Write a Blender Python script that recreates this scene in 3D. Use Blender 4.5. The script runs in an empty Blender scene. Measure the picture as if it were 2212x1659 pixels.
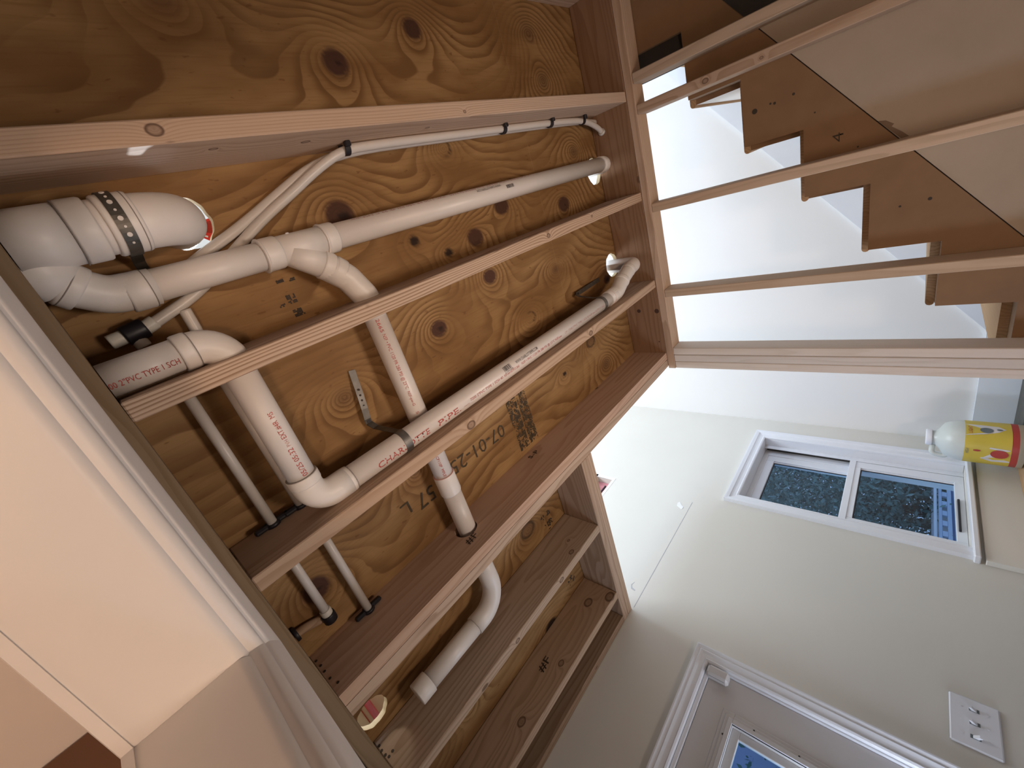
import bpy, bmesh, math, random
import numpy as np
from mathutils import Vector, Matrix
from mathutils.geometry import tessellate_polygon
random.seed(7); np.random.seed(7)
SC = bpy.context.scene
COL = SC.collection
S = 0.915          # metres per design unit (1 unit = camera to joist bottoms)
H = 1.52           # camera height
def V3(x, y, z): return Vector((x*S, y*S, z*S + H))

# ---------------------------------------------------------------- camera
cam = bpy.data.cameras.new('camera'); cob = bpy.data.objects.new('camera', cam); COL.objects.link(cob)
cam.sensor_width = 36; cam.lens = 884.987/2212*36; cam.clip_start = 0.02
right = Vector((0.6323979, 0.28520678, -0.72022912)); down = Vector((-0.46728114, 0.88199985, -0.06102957)); fwd = Vector((0.61783593, 0.37514446, 0.6910466))
m = Matrix.Identity(4)
for i in range(3): m[i][0] = right[i]; m[i][1] = -down[i]; m[i][2] = -fwd[i]
m.translation = V3(0, 0, 0)
cob.matrix_world = m
SC.camera = cob
# ---------------------------------------------------------------- light and exposure
SC.view_settings.view_transform = 'Standard'; SC.view_settings.look = 'None'
SC.view_settings.gamma = 1; SC.view_settings.use_curve_mapping = False
SC.view_settings.exposure = 0.0
W = bpy.data.worlds.new('world'); SC.world = W; W.use_nodes = True
bg = W.node_tree.nodes['Background']; bg.inputs[0].default_value = (0.45, 0.62, 1.0, 1); bg.inputs[1].default_value = 0.85
def area(name, loc, to, sx, sy, power, col):
    l = bpy.data.lights.new(name, 'AREA'); l.shape = 'RECTANGLE'; l.size = sx*S; l.size_y = sy*S; l.energy = power; l.color = col
    o = bpy.data.objects.new(name, l); COL.objects.link(o); o.location = V3(*loc)
    o.rotation_euler = (V3(*to) - V3(*loc)).to_track_quat('-Z', 'Y').to_euler(); return o
area('upstairs_window_light', (1.7, -3.3, 2.2), (1.7, 2, 1.3), 1.6, 1.3, 78, (0.58, 0.73, 1.0))
area('upstairs_hall_light', (1.25, 0.75, 3.45), (3.25, 0.75, 0.2), 1.3, 1.8, 78, (0.80, 0.89, 1.0))
area('room_fill_light', (1.2, -3.2, -0.4), (1.2, 2, 0.3), 2.2, 1.2, 1.2, (0.92, 0.93, 1.0))  # added general fill from the rear of the room, no window there
area('door_daylight', (0.70, 2.09, -0.30), (2.6, 0.7, 0.5), 0.42, 0.7, 9, (0.74, 0.83, 1.0))
area('floor_fill_light', (1.02, 0.46, -1.52), (1.02, 0.46, 1.0), 0.5, 0.4, 6.2, (1.0, 0.82, 0.69)).data.spread = math.radians(95)  # added upward fill to brighten the joist undersides
def spot(name, loc, to, power, col, ang, rad):
    l = bpy.data.lights.new(name, 'SPOT'); l.energy = power; l.color = col; l.spot_size = math.radians(ang); l.spot_blend = .3; l.shadow_soft_size = rad
    o = bpy.data.objects.new(name, l); COL.objects.link(o); o.location = V3(*loc)
    o.rotation_euler = (V3(*to) - V3(*loc)).to_track_quat('-Z', 'Y').to_euler(); return o
spot('upstairs_sun_patch', (.75, .17, 2.70), (.27, -.22, 1.2), 130, (.92, .96, 1.0), 9, .012)
def point(name, loc, power, col, rad):
    l = bpy.data.lights.new(name, 'POINT'); l.energy = power; l.color = col; l.shadow_soft_size = rad
    o = bpy.data.objects.new(name, l); COL.objects.link(o); o.location = V3(*loc); return o
point('floor_lamp_light', (-0.68, -0.04, -1.42), 40, (1.0, 0.72, 0.53), 0.10)
point('next_room_fill_light', (-1.5, -.2, .30), 8.0, (1.0, .72, .55), .06)  # added point light to brighten the next room's ceiling
point('cavity_fill_light', (.09, 1.21, 1.335), .55, (1.0, .93, .80), 0.012)  # small light added above the round hole to light the board and joist

# ---------------------------------------------------------------- materials
def newmat(name):
    M = bpy.data.materials.new(name); M.use_nodes = True
    nt = M.node_tree; b = nt.nodes['Principled BSDF']; return M, nt, b
def N(nt, t, **k):
    n = nt.nodes.new(t)
    for a, v in k.items(): setattr(n, a, v)
    return n
def math_(nt, op, a, b=None, c=None):
    n = N(nt, 'ShaderNodeMath', operation=op)
    for i, v in enumerate((a, b, c)):
        if v is None: continue
        if isinstance(v, (int, float)): n.inputs[i].default_value = v
        else: nt.links.new(v, n.inputs[i])
    return n.outputs[0]
def vmath(nt, op, a, b=None):
    n = N(nt, 'ShaderNodeVectorMath', operation=op)
    for i, v in enumerate((a, b)):
        if v is None: continue
        if isinstance(v, tuple): n.inputs[i].default_value = v
        else: nt.links.new(v, n.inputs[i])
    return n.outputs['Value'] if op in ('LENGTH', 'DISTANCE') else n.outputs[0]
def mixc(nt, f, a, b):
    n = N(nt, 'ShaderNodeMix', data_type='RGBA')
    for s, v in ((n.inputs[0], f), (n.inputs[6], a), (n.inputs[7], b)):
        if isinstance(v, (int, float)): s.default_value = v
        elif isinstance(v, tuple): s.default_value = (*v, 1)
        else: nt.links.new(v, s)
    return n.outputs[2]
def maprange(nt, v, a, b, c=0, d=1):
    n = N(nt, 'ShaderNodeMapRange', interpolation_type='SMOOTHSTEP')
    nt.links.new(v, n.inputs[0])
    for i, x in enumerate((a, b, c, d)): n.inputs[i+1].default_value = x
    return n.outputs[0]
def noise(nt, vec, scale, detail=2, rough=.5):
    n = N(nt, 'ShaderNodeTexNoise'); n.inputs['Scale'].default_value = scale; n.inputs['Detail'].default_value = detail; n.inputs['Roughness'].default_value = rough
    if vec is not None: nt.links.new(vec, n.inputs['Vector'])
    return n.outputs[0]
def bump(nt, b, h, strength, dist=.002):
    n = N(nt, 'ShaderNodeBump'); n.inputs['Strength'].default_value = strength; n.inputs['Distance'].default_value = dist
    nt.links.new(h, n.inputs['Height']); nt.links.new(n.outputs[0], b.inputs['Normal'])

def plain(name, col, rough=.5, metal=0, var=.06, scale=9, bmp=0.0, bscale=120, spec=.5):
    M, nt, b = newmat(name); tc = N(nt, 'ShaderNodeTexCoord')
    n = noise(nt, tc.outputs['Object'], scale, 3)
    d = tuple(c*(1-var*2.5) for c in col); l = tuple(min(1, c*(1+var)) for c in col)
    nt.links.new(mixc(nt, n, d, l), b.inputs['Base Color'])
    b.inputs['Roughness'].default_value = rough; b.inputs['Metallic'].default_value = metal
    b.inputs['Specular IOR Level'].default_value = spec
    if bmp: bump(nt, b, noise(nt, tc.outputs['Object'], bscale, 2), bmp)
    return M

def lumber(name, axis, light=(.57, .42, .31), dark=(.38, .25, .165), freq=11, cross=6.0, knots=(), along=.7, contrast=1.0, rings=95.0, wob=1.5, pith=(.085, .03)):
    M, nt, b = newmat(name); tc = N(nt, 'ShaderNodeTexCoord'); oi = N(nt, 'ShaderNodeObjectInfo')
    off = math_(nt, 'MULTIPLY', oi.outputs['Random'], 37.0)
    sc = [cross]*3; sc['XYZ'.index(axis)] = along
    p = vmath(nt, 'MULTIPLY', tc.outputs['Object'], tuple(sc))
    cmb = N(nt, 'ShaderNodeCombineXYZ')
    for i in range(3): nt.links.new(off, cmb.inputs[i])
    p2 = vmath(nt, 'ADD', p, cmb.outputs[0])
    msk = [1.0]*3; msk['XYZ'.index(axis)] = 0.0
    pc = vmath(nt, 'MULTIPLY', tc.outputs['Object'], tuple(msk))
    nz = N(nt, 'ShaderNodeTexNoise'); nz.inputs['Scale'].default_value = 1.6; nz.inputs['Detail'].default_value = 2
    nt.links.new(p2, nz.inputs['Vector'])
    wv = vmath(nt, 'MULTIPLY', vmath(nt, 'SUBTRACT', nz.outputs['Color'], (.5, .5, .5)), (.045*wob,)*3)
    pq = vmath(nt, 'ADD', pc, wv)
    pv = [pith[0], pith[1]]; pv.insert('XYZ'.index(axis), 0.0)
    pq = vmath(nt, 'MULTIPLY', vmath(nt, 'SUBTRACT', pq, tuple(pv)), tuple(msk))
    val = math_(nt, 'MULTIPLY', vmath(nt, 'LENGTH', pq), float(rings))
    n1 = nz.outputs[0]
    kmask = None
    for (kx, ky, kz, kr) in knots:
        d = vmath(nt, 'SUBTRACT', tc.outputs['Object'], (kx, ky, kz))
        s2 = [1.0]*3; s2['XYZ'.index(axis)] = .75
        L = math_(nt, 'DIVIDE', vmath(nt, 'LENGTH', vmath(nt, 'MULTIPLY', d, tuple(s2))), kr)
        g = math_(nt, 'EXPONENT', math_(nt, 'MULTIPLY', L, -.75))
        val = math_(nt, 'ADD', val, math_(nt, 'MULTIPLY', g, 3.2))
        mk = maprange(nt, L, 1.05, .8)
        ring = math_(nt, 'MULTIPLY', mk, math_(nt, 'ADD', maprange(nt, L, .45, .8, .45, 1.0), 0.0))
        kmask = ring if kmask is None else math_(nt, 'MAXIMUM', kmask, ring)
    fr = math_(nt, 'FRACT', val)
    band = math_(nt, 'MULTIPLY', maprange(nt, fr, .35, .93), maprange(nt, fr, 1.0, .95))
    s3 = [170.0]*3; s3['XYZ'.index(axis)] = 4.0
    fine = noise(nt, vmath(nt, 'MULTIPLY', tc.outputs['Object'], tuple(s3)), 1.0, 2)
    f = math_(nt, 'ADD', math_(nt, 'MULTIPLY', band, .75*contrast), math_(nt, 'MULTIPLY', math_(nt, 'SUBTRACT', fine, .5), .8))
    cl = N(nt, 'ShaderNodeClamp'); nt.links.new(f, cl.inputs[0])
    col = mixc(nt, cl.outputs[0], light, dark)
    big = noise(nt, p2, .55, 2)
    col = mixc(nt, maprange(nt, big, .42, .72, 0, .45), col, tuple(c*k for c, k in zip(light, (.80, .70, .60))))
    hsv = N(nt, 'ShaderNodeHueSaturation'); nt.links.new(col, hsv.inputs['Color'])
    nt.links.new(math_(nt, 'ADD', math_(nt, 'MULTIPLY', oi.outputs['Random'], .22), .89), hsv.inputs['Value'])
    col = hsv.outputs[0]
    # scattered pin knots
    vo = N(nt, 'ShaderNodeTexVoronoi'); s4 = [9.0]*3; s4['XYZ'.index(axis)] = 4.2
    nt.links.new(vmath(nt, 'ADD', vmath(nt, 'MULTIPLY', tc.outputs['Object'], tuple(s4)), cmb.outputs[0]), vo.inputs['Vector']); vo.inputs['Scale'].default_value = 1.0
    sep = N(nt, 'ShaderNodeSeparateColor'); nt.links.new(vo.outputs['Color'], sep.inputs[0])
    pk = math_(nt, 'MULTIPLY', maprange(nt, vo.outputs['Distance'], .085, .06), math_(nt, 'GREATER_THAN', sep.outputs[0], .72))
    col = mixc(nt, math_(nt, 'MULTIPLY', pk, .8), col, (.12, .065, .035))
    if kmask is not None: col = mixc(nt, math_(nt, 'MULTIPLY', kmask, .85), col, (.10, .05, .03))
    nt.links.new(col, b.inputs['Base Color'])
    b.inputs['Roughness'].default_value = .75; b.inputs['Specular IOR Level'].default_value = .25
    bump(nt, b, math_(nt, 'ADD', fine, math_(nt, 'MULTIPLY', band, .6)), .25, .0012)
    return M

def plymat():
    M, nt, b = newmat('plywood'); tc = N(nt, 'ShaderNodeTexCoord')
    ga = N(nt, 'ShaderNodeAttribute', attribute_name='grain'); ka = N(nt, 'ShaderNodeAttribute', attribute_name='knot')
    ra = N(nt, 'ShaderNodeAttribute', attribute_name='core')
    ob = tc.outputs['Object']
    w = noise(nt, vmath(nt, 'MULTIPLY', ob, (2.2, 5, 1)), 1.5, 2)
    g = math_(nt, 'ADD', ga.outputs['Fac'], math_(nt, 'MULTIPLY', w, 2.2))
    fr = math_(nt, 'FRACT', g)
    band = math_(nt, 'MULTIPLY', maprange(nt, fr, .25, .9), maprange(nt, fr, 1.0, .93))
    patch = noise(nt, vmath(nt, 'MULTIPLY', ob, (2.0, 4.5, 1)), 1.6, 3)
    amp = maprange(nt, noise(nt, vmath(nt, 'MULTIPLY', ob, (1.6, 3.2, 1)), 2.0, 2), .36, .62, .22, .95)
    col = mixc(nt, maprange(nt, patch, .33, .68), (.245, .130, .048), (.38, .228, .098))
    col = mixc(nt, math_(nt, 'MULTIPLY', band, math_(nt, 'MULTIPLY', amp, .8)), col, (.150, .070, .022))
    fine = noise(nt, vmath(nt, 'MULTIPLY', ob, (9, 160, 1)), 1.0, 3)
    col = mixc(nt, maprange(nt, fine, .45, .75, 0, .33), col, (.19, .09, .03))
    fl = noise(nt, vmath(nt, 'MULTIPLY', ob, (28, 70, 1)), 1.0, 2)
    col = mixc(nt, maprange(nt, fl, .66, .74, 0, .55), col, (.15, .06, .02))
    col = mixc(nt, ka.outputs['Fac'], col, (.070, .030, .020))
    col = mixc(nt, ra.outputs['Fac'], col, (.018, .010, .008))
    nt.links.new(col, b.inputs['Base Color']); b.inputs['Roughness'].default_value = .7; b.inputs['Specular IOR Level'].default_value = .25
    bump(nt, b, math_(nt, 'ADD', fine, band), .2, .0015)
    return M

M = {}
M['ply'] = plymat()
M['ply_edge'] = plain('plywood_edge', (.72, .60, .38), .8)
for ax in 'XYZ': M['lum'+ax] = lumber('framing_lumber_'+ax.lower(), ax)
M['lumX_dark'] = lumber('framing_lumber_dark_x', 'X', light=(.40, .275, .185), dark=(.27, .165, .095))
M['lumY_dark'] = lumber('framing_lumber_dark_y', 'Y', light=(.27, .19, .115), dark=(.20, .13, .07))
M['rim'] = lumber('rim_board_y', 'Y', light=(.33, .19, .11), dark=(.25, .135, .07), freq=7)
M['studZ'] = lumber('stud_lumber_z', 'Z', light=(.63, .485, .36), dark=(.48, .35, .245), freq=5, contrast=.8)
M['postZ'] = lumber('post_lumber_z', 'Z', light=(.72, .645, .58), dark=(.60, .51, .43), freq=4, contrast=.6)
M['tread'] = lumber('tread_pine_x', 'X', light=(.50, .33, .19), dark=(.36, .22, .11))
M['pvc'] = plain('white_pvc', (.80, .745, .70), .38, var=.02, scale=6)
M['pvc_fit'] = plain('white_pvc_fitting', (.82, .77, .725), .42, var=.025, scale=14, bmp=.05, bscale=300)
M['gap'] = plain('pipe_joint_shadow_line', (.30, .26, .23), .6)
M['pex'] = plain('white_pex', (.66, .615, .57), .35, var=.03)
M['pexfit'] = plain('pex_fitting_white', (.72, .70, .64), .4)
M['black'] = plain('black_plastic', (.012, .011, .016), .45)
M['galv'] = plain('galvanized_steel', (.24, .225, .205), .5, metal=.75, var=.18, scale=40)
M['galv_dark'] = plain('dull_strap_steel', (.16, .145, .125), .5, metal=.7, var=.25, scale=50)
M['red_ink'] = plain('red_ink', (.50, .07, .055), .6)
M['red_faint'] = plain('faded_red_ink', (.60, .34, .30), .6)
M['grey_ink'] = plain('grey_ink', (.07, .06, .06), .6)
M['black_ink'] = plain('black_ink', (.045, .03, .018), .7)
M['primer'] = plain('red_primer_smear', (.66, .40, .36), .5)
M['cream'] = plain('cream_wall_paint', (.735, .71, .64), .6, var=.02, scale=2.2, bmp=.06, bscale=90)
M['white'] = plain('white_wall_paint', (.86, .855, .84), .6, var=.012, scale=2, bmp=.05, bscale=90)
M['skirt'] = plain('pale_blue_white_paint', (.80, .85, .92), .5, var=.01)
M['trim'] = plain('white_trim_paint', (.83, .845, .88), .35, var=.02, scale=5)
M['door'] = plain('grey_white_door_paint', (.62, .60, .585), .45, var=.02, scale=5)
M['jamb'] = plain('off_white_jamb_paint', (.78, .735, .70), .45, var=.025, scale=6, bmp=.04, bscale=60)
M['sheet'] = plain('tan_drywall_face', (.46, .375, .29), .85, var=.06, scale=7, bmp=.12, bscale=260)
M['mdf'] = plain('brown_stringer_board', (.265, .150, .072), .7, var=.10, scale=11, bmp=.1, bscale=220)
M['patchbrown'] = plain('torn_paper_brown', (.22, .15, .10), .9)
M['floor'] = plain('beige_floor', (.42, .36, .29), .6, var=.06, scale=3)
M['ceil2'] = plain('warm_room_ceiling_paint', (.80, .74, .70), .7, var=.02)
M['brown_shade'] = plain('dark_brown_shade', (.17, .075, .036), .6)  # brown tone of a soft shadow, put into the colour
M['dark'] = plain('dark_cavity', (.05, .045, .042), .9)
M['glass'] = None
def glassmat():
    Mg, nt, b = newmat('window_glass')
    b.inputs['Base Color'].default_value = (.85, .93, .95, 1); b.inputs['Roughness'].default_value = .02
    b.inputs['Transmission Weight'].default_value = 1; b.inputs['IOR'].default_value = 1.45
    lp = N(nt, 'ShaderNodeBsdfTransparent'); lp.inputs[0].default_value = (.80, .90, .95, 1)
    gl = N(nt, 'ShaderNodeBsdfGlossy'); gl.inputs['Roughness'].default_value = .03
    fr = N(nt, 'ShaderNodeFresnel'); fr.inputs[0].default_value = 1.5
    mx = N(nt, 'ShaderNodeMixShader'); gm = N(nt, 'ShaderNodeNewGeometry'); nt.links.new(math_(nt, 'MULTIPLY', fr.outputs[0], math_(nt, 'SUBTRACT', 1.0, gm.outputs['Backfacing'])), mx.inputs[0]); nt.links.new(lp.outputs[0], mx.inputs[1]); nt.links.new(gl.outputs[0], mx.inputs[2])
    nt.links.new(mx.outputs[0], nt.nodes['Material Output'].inputs[0])
    return Mg
M['glass'] = glassmat()
M['leaf'] = plain('dark_green_leaves', (.20, .34, .30), .5, var=.3, scale=3)
M['bark'] = plain('tree_bark', (.10, .075, .055), .9, var=.2)
M['fence'] = plain('pale_blue_fence_paint', (.62, .70, .86), .5)
M['insul'] = plain('pink_insulation', (.72, .30, .32), .95, var=.25, scale=30)
M['chalk'] = plain('white_filler', (.95, .96, .97), .8)
M['pencil'] = plain('grey_pencil_line', (.52, .52, .53), .9)
M['jug'] = plain('milky_plastic', (.66, .70, .66), .35, var=.05)
M['cap'] = plain('white_cap_plastic', (.85, .86, .90), .4)
M['lab_yellow'] = plain('yellow_label', (.72, .56, .08), .45)
M['lab_red'] = plain('red_label', (.48, .06, .05), .45)
M['lab_white'] = plain('white_label', (.75, .73, .74), .45)
M['lab_dark'] = plain('grey_label_print', (.16, .19, .20), .5)
M['sticker_red'] = plain('red_sticker', (.72, .05, .04), .4)
M['redpex'] = plain('red_pex', (.75, .05, .08), .35)
M['paleboard'] = plain('pale_board', (.80, .70, .57), .7)
M['knot'] = plain('dark_knot', (.075, .035, .022), .8)
M['house'] = plain('lavender_siding', (.50, .54, .78), .7)
M['fenceblue'] = plain('deep_blue_fence_paint', (.16, .24, .46), .6)
M['stamp_ink'] = plain('worn_stamp_ink', (.075, .052, .026), .8, var=.3, scale=60)
M['mat'] = plain('dark_grey_mat', (.12, .12, .11), .95, var=.2, scale=40)

# ---------------------------------------------------------------- object helpers
def tag(o, label=None, cat=None, group=None, kind=None):
    if label: o['label'] = label
    if cat: o['category'] = cat
    if group: o['group'] = group
    if kind: o['kind'] = kind
    return o
def empty(name, p=(0, 0, 0), label=None, cat=None, group=None, kind=None):
    o = bpy.data.objects.new(name, None); COL.objects.link(o); o.location = V3(*p); o.empty_display_size = .05
    bpy.context.view_layer.update()
    return tag(o, label, cat, group, kind)
def link(name, me, mat, parent=None, origin=None, smooth=False):
    """me is in world metres; origin (design units) becomes the object origin."""
    o = bpy.data.objects.new(name, me); COL.objects.link(o)
    if origin is None:
        c = np.mean([v.co[:] for v in me.vertices], axis=0); org = Vector(c)
    else: org = V3(*origin)
    me.transform(Matrix.Translation(-org))
    if mat is not None and not me.materials: me.materials.append(mat)
    if parent is not None:
        o.parent = parent; o.location = org - world_loc(parent)
    else: o.location = org
    if smooth:
        for p in me.polygons: p.use_smooth = True
    return o
def world_loc(o):
    l = o.location.copy()
    while o.parent: o = o.parent; l += o.location
    return l
def mesh_from(bm, name):
    me = bpy.data.meshes.new(name); bmesh.ops.recalc_face_normals(bm, faces=bm.faces); bm.to_mesh(me); bm.free(); return me
def bx(bm, lo, hi, bevel=0):
    a = V3(*lo); b = V3(*hi)
    vs = [bm.verts.new((x, y, z)) for x in (a.x, b.x) for y in (a.y, b.y) for z in (a.z, b.z)]
    fs = [bm.faces.new([vs[i] for i in f]) for f in ((0, 1, 3, 2), (4, 6, 7, 5), (0, 4, 5, 1), (2, 3, 7, 6), (0, 2, 6, 4), (1, 5, 7, 3))]
    if bevel:
        es = list({e for f in fs for e in f.edges})
        bmesh.ops.bevel(bm, geom=es, offset=bevel, segments=1, affect='EDGES', profile=.5)
def box(name, lo, hi, mat, parent=None, bevel=.002):
    bm = bmesh.new(); bx(bm, lo, hi, bevel); return link(name, mesh_from(bm, name), mat, parent)
def boxes(name, lst, mat, parent=None, bevel=.0015):
    bm = bmesh.new()
    for lo, hi in lst: bx(bm, lo, hi, bevel)
    return link(name, mesh_from(bm, name), mat, parent)
def prism(name, poly, axis, a, b, mat, parent=None):
    """poly: list of 2-D points; axis 'x': (y,z), 'y': (x,z), 'z': (x,y); extruded a..b"""
    def P(p, t): return V3(t, p[0], p[1]) if axis == 'x' else (V3(p[0], t, p[1]) if axis == 'y' else V3(p[0], p[1], t))
    bm = bmesh.new()
    A = [bm.verts.new(P(p, a)) for p in poly]; B = [bm.verts.new(P(p, b)) for p in poly]
    n = len(poly)
    for t in tessellate_polygon([[Vector((p[0], p[1], 0)) for p in poly]]):
        bm.faces.new([A[i] for i in t]); bm.faces.new([B[i] for i in t[::-1]])
    for i in range(n): bm.faces.new((A[i], B[i], B[(i+1) % n], A[(i+1) % n]))
    return link(name, mesh_from(bm, name), mat, parent)
def fillet(pts, R, n=8):
    pts = [Vector(p) for p in pts]; out = [pts[0]]
    for i in range(1, len(pts)-1):
        r = R[i-1] if isinstance(R, (list, tuple)) else R
        a, b, c = pts[i-1], pts[i], pts[i+1]; u = (a-b).normalized(); v = (c-b).normalized()
        ang = u.angle(v); t = r/math.tan(ang/2); t = min(t, (a-b).length*.98, (c-b).length*.98); r2 = t*math.tan(ang/2)
        ctr = b + (u+v).normalized()*(r2/math.sin(ang/2)); p1 = b+u*t; p2 = b+v*t
        e1 = p1-ctr; e2 = p2-ctr; th = e1.angle(e2) if e1.length > 1e-9 else 0
        for k in range(n+1):
            f = k/n
            if th < 1e-4: out.append(p1.lerp(p2, f))
            else: out.append(ctr + (e1*math.sin((1-f)*th)+e2*math.sin(f*th))/math.sin(th))
    out.append(pts[-1]); return out
def sweep_bm(bm, pts, rad, n=20, caps=True, inner=None):
    """pts in design units"""
    P = [V3(*p) for p in pts]; k = len(P)
    R = [rad]*k if isinstance(rad, (int, float)) else list(rad)
    T = []
    for i in range(k):
        t = P[min(i+1, k-1)] - P[max(i-1, 0)]; T.append(t.normalized())
    ref = Vector((0, 0, 1)) if abs(T[0].z) < .9 else Vector((0, 1, 0))
    u = (ref - T[0]*ref.dot(T[0])).normalized(); rings = []
    for i in range(k):
        u = (u - T[i]*u.dot(T[i])).normalized(); w = T[i].cross(u)
        rings.append([bm.verts.new(P[i] + (u*math.cos(2*math.pi*j/n)+w*math.sin(2*math.pi*j/n))*R[i]*S) for j in range(n)])
    for i in range(k-1):
        for j in range(n): bm.faces.new((rings[i][j], rings[i][(j+1) % n], rings[i+1][(j+1) % n], rings[i+1][j]))
    if caps: bm.faces.new(rings[0][::-1]); bm.faces.new(rings[-1])
def tube(name, pts, rad, mat, parent=None, n=20, smooth=True, caps=True):
    bm = bmesh.new(); sweep_bm(bm, pts, rad, n, caps); me = mesh_from(bm, name)
    o = link(name, me, mat, parent, smooth=False)
    if smooth:
        for p in me.polygons: p.use_smooth = len(p.vertices) == 4
    return o
def socket(name, a, b, r, mat, parent, lip=.10, n=24):
    """fitting hub from a to b, radius r with rounded lips"""
    a = Vector(a); b = Vector(b); d = b-a; L = d.length; e = min(.004/L, .3)
    pts = [a, a, a+d*e, a+d*(1-e), b, b]; rr = [r*.9, r*.97, r, r, r*.97, r*.9]
    pts = [a+d*0, a+d*.001, a+d*e, a+d*(1-e), a+d*.999, b]
    return tube(name, pts, rr, mat, parent, n)
_fc = 0
def text_mesh(body, size=1.0, bold=0.0):
    c = bpy.data.curves.new('lettering', 'FONT'); c.body = body; c.size = size; c.offset = bold; c.resolution_u = 2; c.fill_mode = 'FRONT'
    o = bpy.data.objects.new('lettering', c); COL.objects.link(o); bpy.context.view_layer.update()
    me = bpy.data.meshes.new_from_object(o.evaluated_get(bpy.context.evaluated_depsgraph_get()))
    bpy.data.objects.remove(o); bpy.data.curves.remove(c); return me
def fit_text(body, length, height, bold=0.0):
    """returns mesh verts scaled so that it is length wide, height tall (design units)"""
    me = text_mesh(body, 1.0, bold)
    co = np.array([v.co[:] for v in me.vertices]); mn = co.min(0); mx = co.max(0)
    co[:, 0] = (co[:, 0]-mn[0])/(mx[0]-mn[0])*length; co[:, 1] = (co[:, 1]-0)/max(.73, 1e-6)*height
    return me, co
def text_flat(name, body, p0, d, n, length, height, mat, parent, lift=.0015, bold=.01):
    """baseline start p0, reading direction d, facing n"""
    me, co = fit_text(body, length, height, bold); d = Vector(d).normalized(); n = Vector(n).normalized(); u = n.cross(d)
    for v, c in zip(me.vertices, co):
        v.co = V3(*(Vector(p0)+d*float(c[0])+u*float(c[1])+n*lift))
    return link(name, me, mat, parent)
def text_pipe(name, body, ax0, ax, th0, r, length, height, mat, parent, flip=False, bold=0.0, lift=1.02):
    """lettering wrapped on a pipe. ax0: axis point at text start, ax: reading direction, th0: degrees from straight-down
    towards e2, where e2 is the text's 'up' on the pipe surface"""
    me, co = fit_text(body, length, height, bold); ax = Vector(ax).normalized(); dn = Vector((0, 0, -1)); dn = (dn-ax*dn.dot(ax)).normalized()
    e2 = dn.cross(ax)     # up direction of lettering seen from below
    for v, c in zip(me.vertices, co):
        th = math.radians(th0)+float(c[1])/r
        p = Vector(ax0)+ax*float(c[0])+(dn*math.cos(th)+e2*math.sin(th))*r*lift
        v.co = V3(*p)
    return link(name, me, mat, parent)
def bars_pipe(name, ax0, ax, th0, r, length, height, mat, parent, seed=1):
    """bar code: strips across the reading direction"""
    rn = random.Random(seed); bm = bmesh.new(); ax = Vector(ax).normalized(); dn = Vector((0, 0, -1)); e2 = dn.cross(ax); x = 0
    while x < length:
        w = rn.choice((.0012, .0012, .002, .003)); 
        q = []
        for (xx, yy) in ((x, 0), (x+w, 0), (x+w, height/2), (x+w, height), (x, height), (x, height/2)):
            th = math.radians(th0)+yy/r
            q.append(bm.verts.new(V3(*(Vector(ax0)+ax*xx+(dn*math.cos(th)+e2*math.sin(th))*r*1.02))))
        bm.faces.new((q[0], q[1], q[2], q[5])); bm.faces.new((q[5], q[2], q[3], q[4]))
        x += w+rn.choice((.0010, .0014, .002))
    return link(name, mesh_from(bm, name), mat, parent)

# ---------------------------------------------------------------- walls with openings
def wall(name, axis, pos, thick, ur, vr, holes, mat, parent=None, kind='structure', matside=None):
    """axis 'y': plane y=pos..pos+thick, u=x, v=z ; axis 'x': plane x=pos.., u=y, v=z ; axis 'z': u=x, v=y"""
    us = sorted({ur[0], ur[1], *[h[i] for h in holes for i in (0, 1)]}); vs = sorted({vr[0], vr[1], *[h[i] for h in holes for i in (2, 3)]})
    us = [u for u in us if ur[0] <= u <= ur[1]]; vs = [v for v in vs if vr[0] <= v <= vr[1]]
    def P(u, v, t): return V3(u, t, v) if axis == 'y' else (V3(t, u, v) if axis == 'x' else V3(u, v, t))
    def solid(i, j):
        if i < 0 or j < 0 or i >= len(us)-1 or j >= len(vs)-1: return False
        u = (us[i]+us[i+1])/2; v = (vs[j]+vs[j+1])/2
        return not any(h[0] < u < h[1] and h[2] < v < h[3] for h in holes)
    bm = bmesh.new(); cache = {}
    def vert(i, j, k):
        key = (i, j, k)
        if key not in cache: cache[key] = bm.verts.new(P(us[i], vs[j], pos if k == 0 else pos+thick))
        return cache[key]
    for i in range(len(us)-1):
        for j in range(len(vs)-1):
            if not solid(i, j): continue
            for k in (0, 1): bm.faces.new([vert(i, j, k), vert(i+1, j, k), vert(i+1, j+1, k), vert(i, j+1, k)])
            for (di, dj, a, b) in ((-1, 0, (i, j), (i, j+1)), (1, 0, (i+1, j), (i+1, j+1)), (0, -1, (i, j), (i+1, j)), (0, 1, (i, j+1), (i+1, j+1))):
                if not solid(i+di, j+dj): bm.faces.new([vert(*a, 0), vert(*b, 0), vert(*b, 1), vert(*a, 1)])
    o = link(name, mesh_from(bm, name), mat, parent)
    if parent is None and kind: o['kind'] = kind
    return o
FZ = -H/S      # floor level in design units
YW = 2.11      # window wall
XB = 3.25      # stairwell back wall
UC = 3.75      # upstairs ceiling
wf = box('floor', (-3.2, -3.5, FZ-.1), (3.45, 2.3, FZ), M['floor']); wf['kind'] = 'structure'
ww = wall('wall_window', 'y', YW, .16, (-3.2, XB+.16), (FZ, UC), [(2.28, 2.99, -.285, .757), (.26, 1.15, FZ, .578), (1.95, 2.146, 1.62, 1.755)], M['cream']); ww['label'] = 'cream painted wall with the sash window, the entry door and the switch plate'
wb = wall('wall_stairwell', 'x', XB, .16, (-3.5, YW), (FZ, UC), [], M['white']); wb['label'] = 'tall white stairwell wall behind the open studs'
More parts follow.
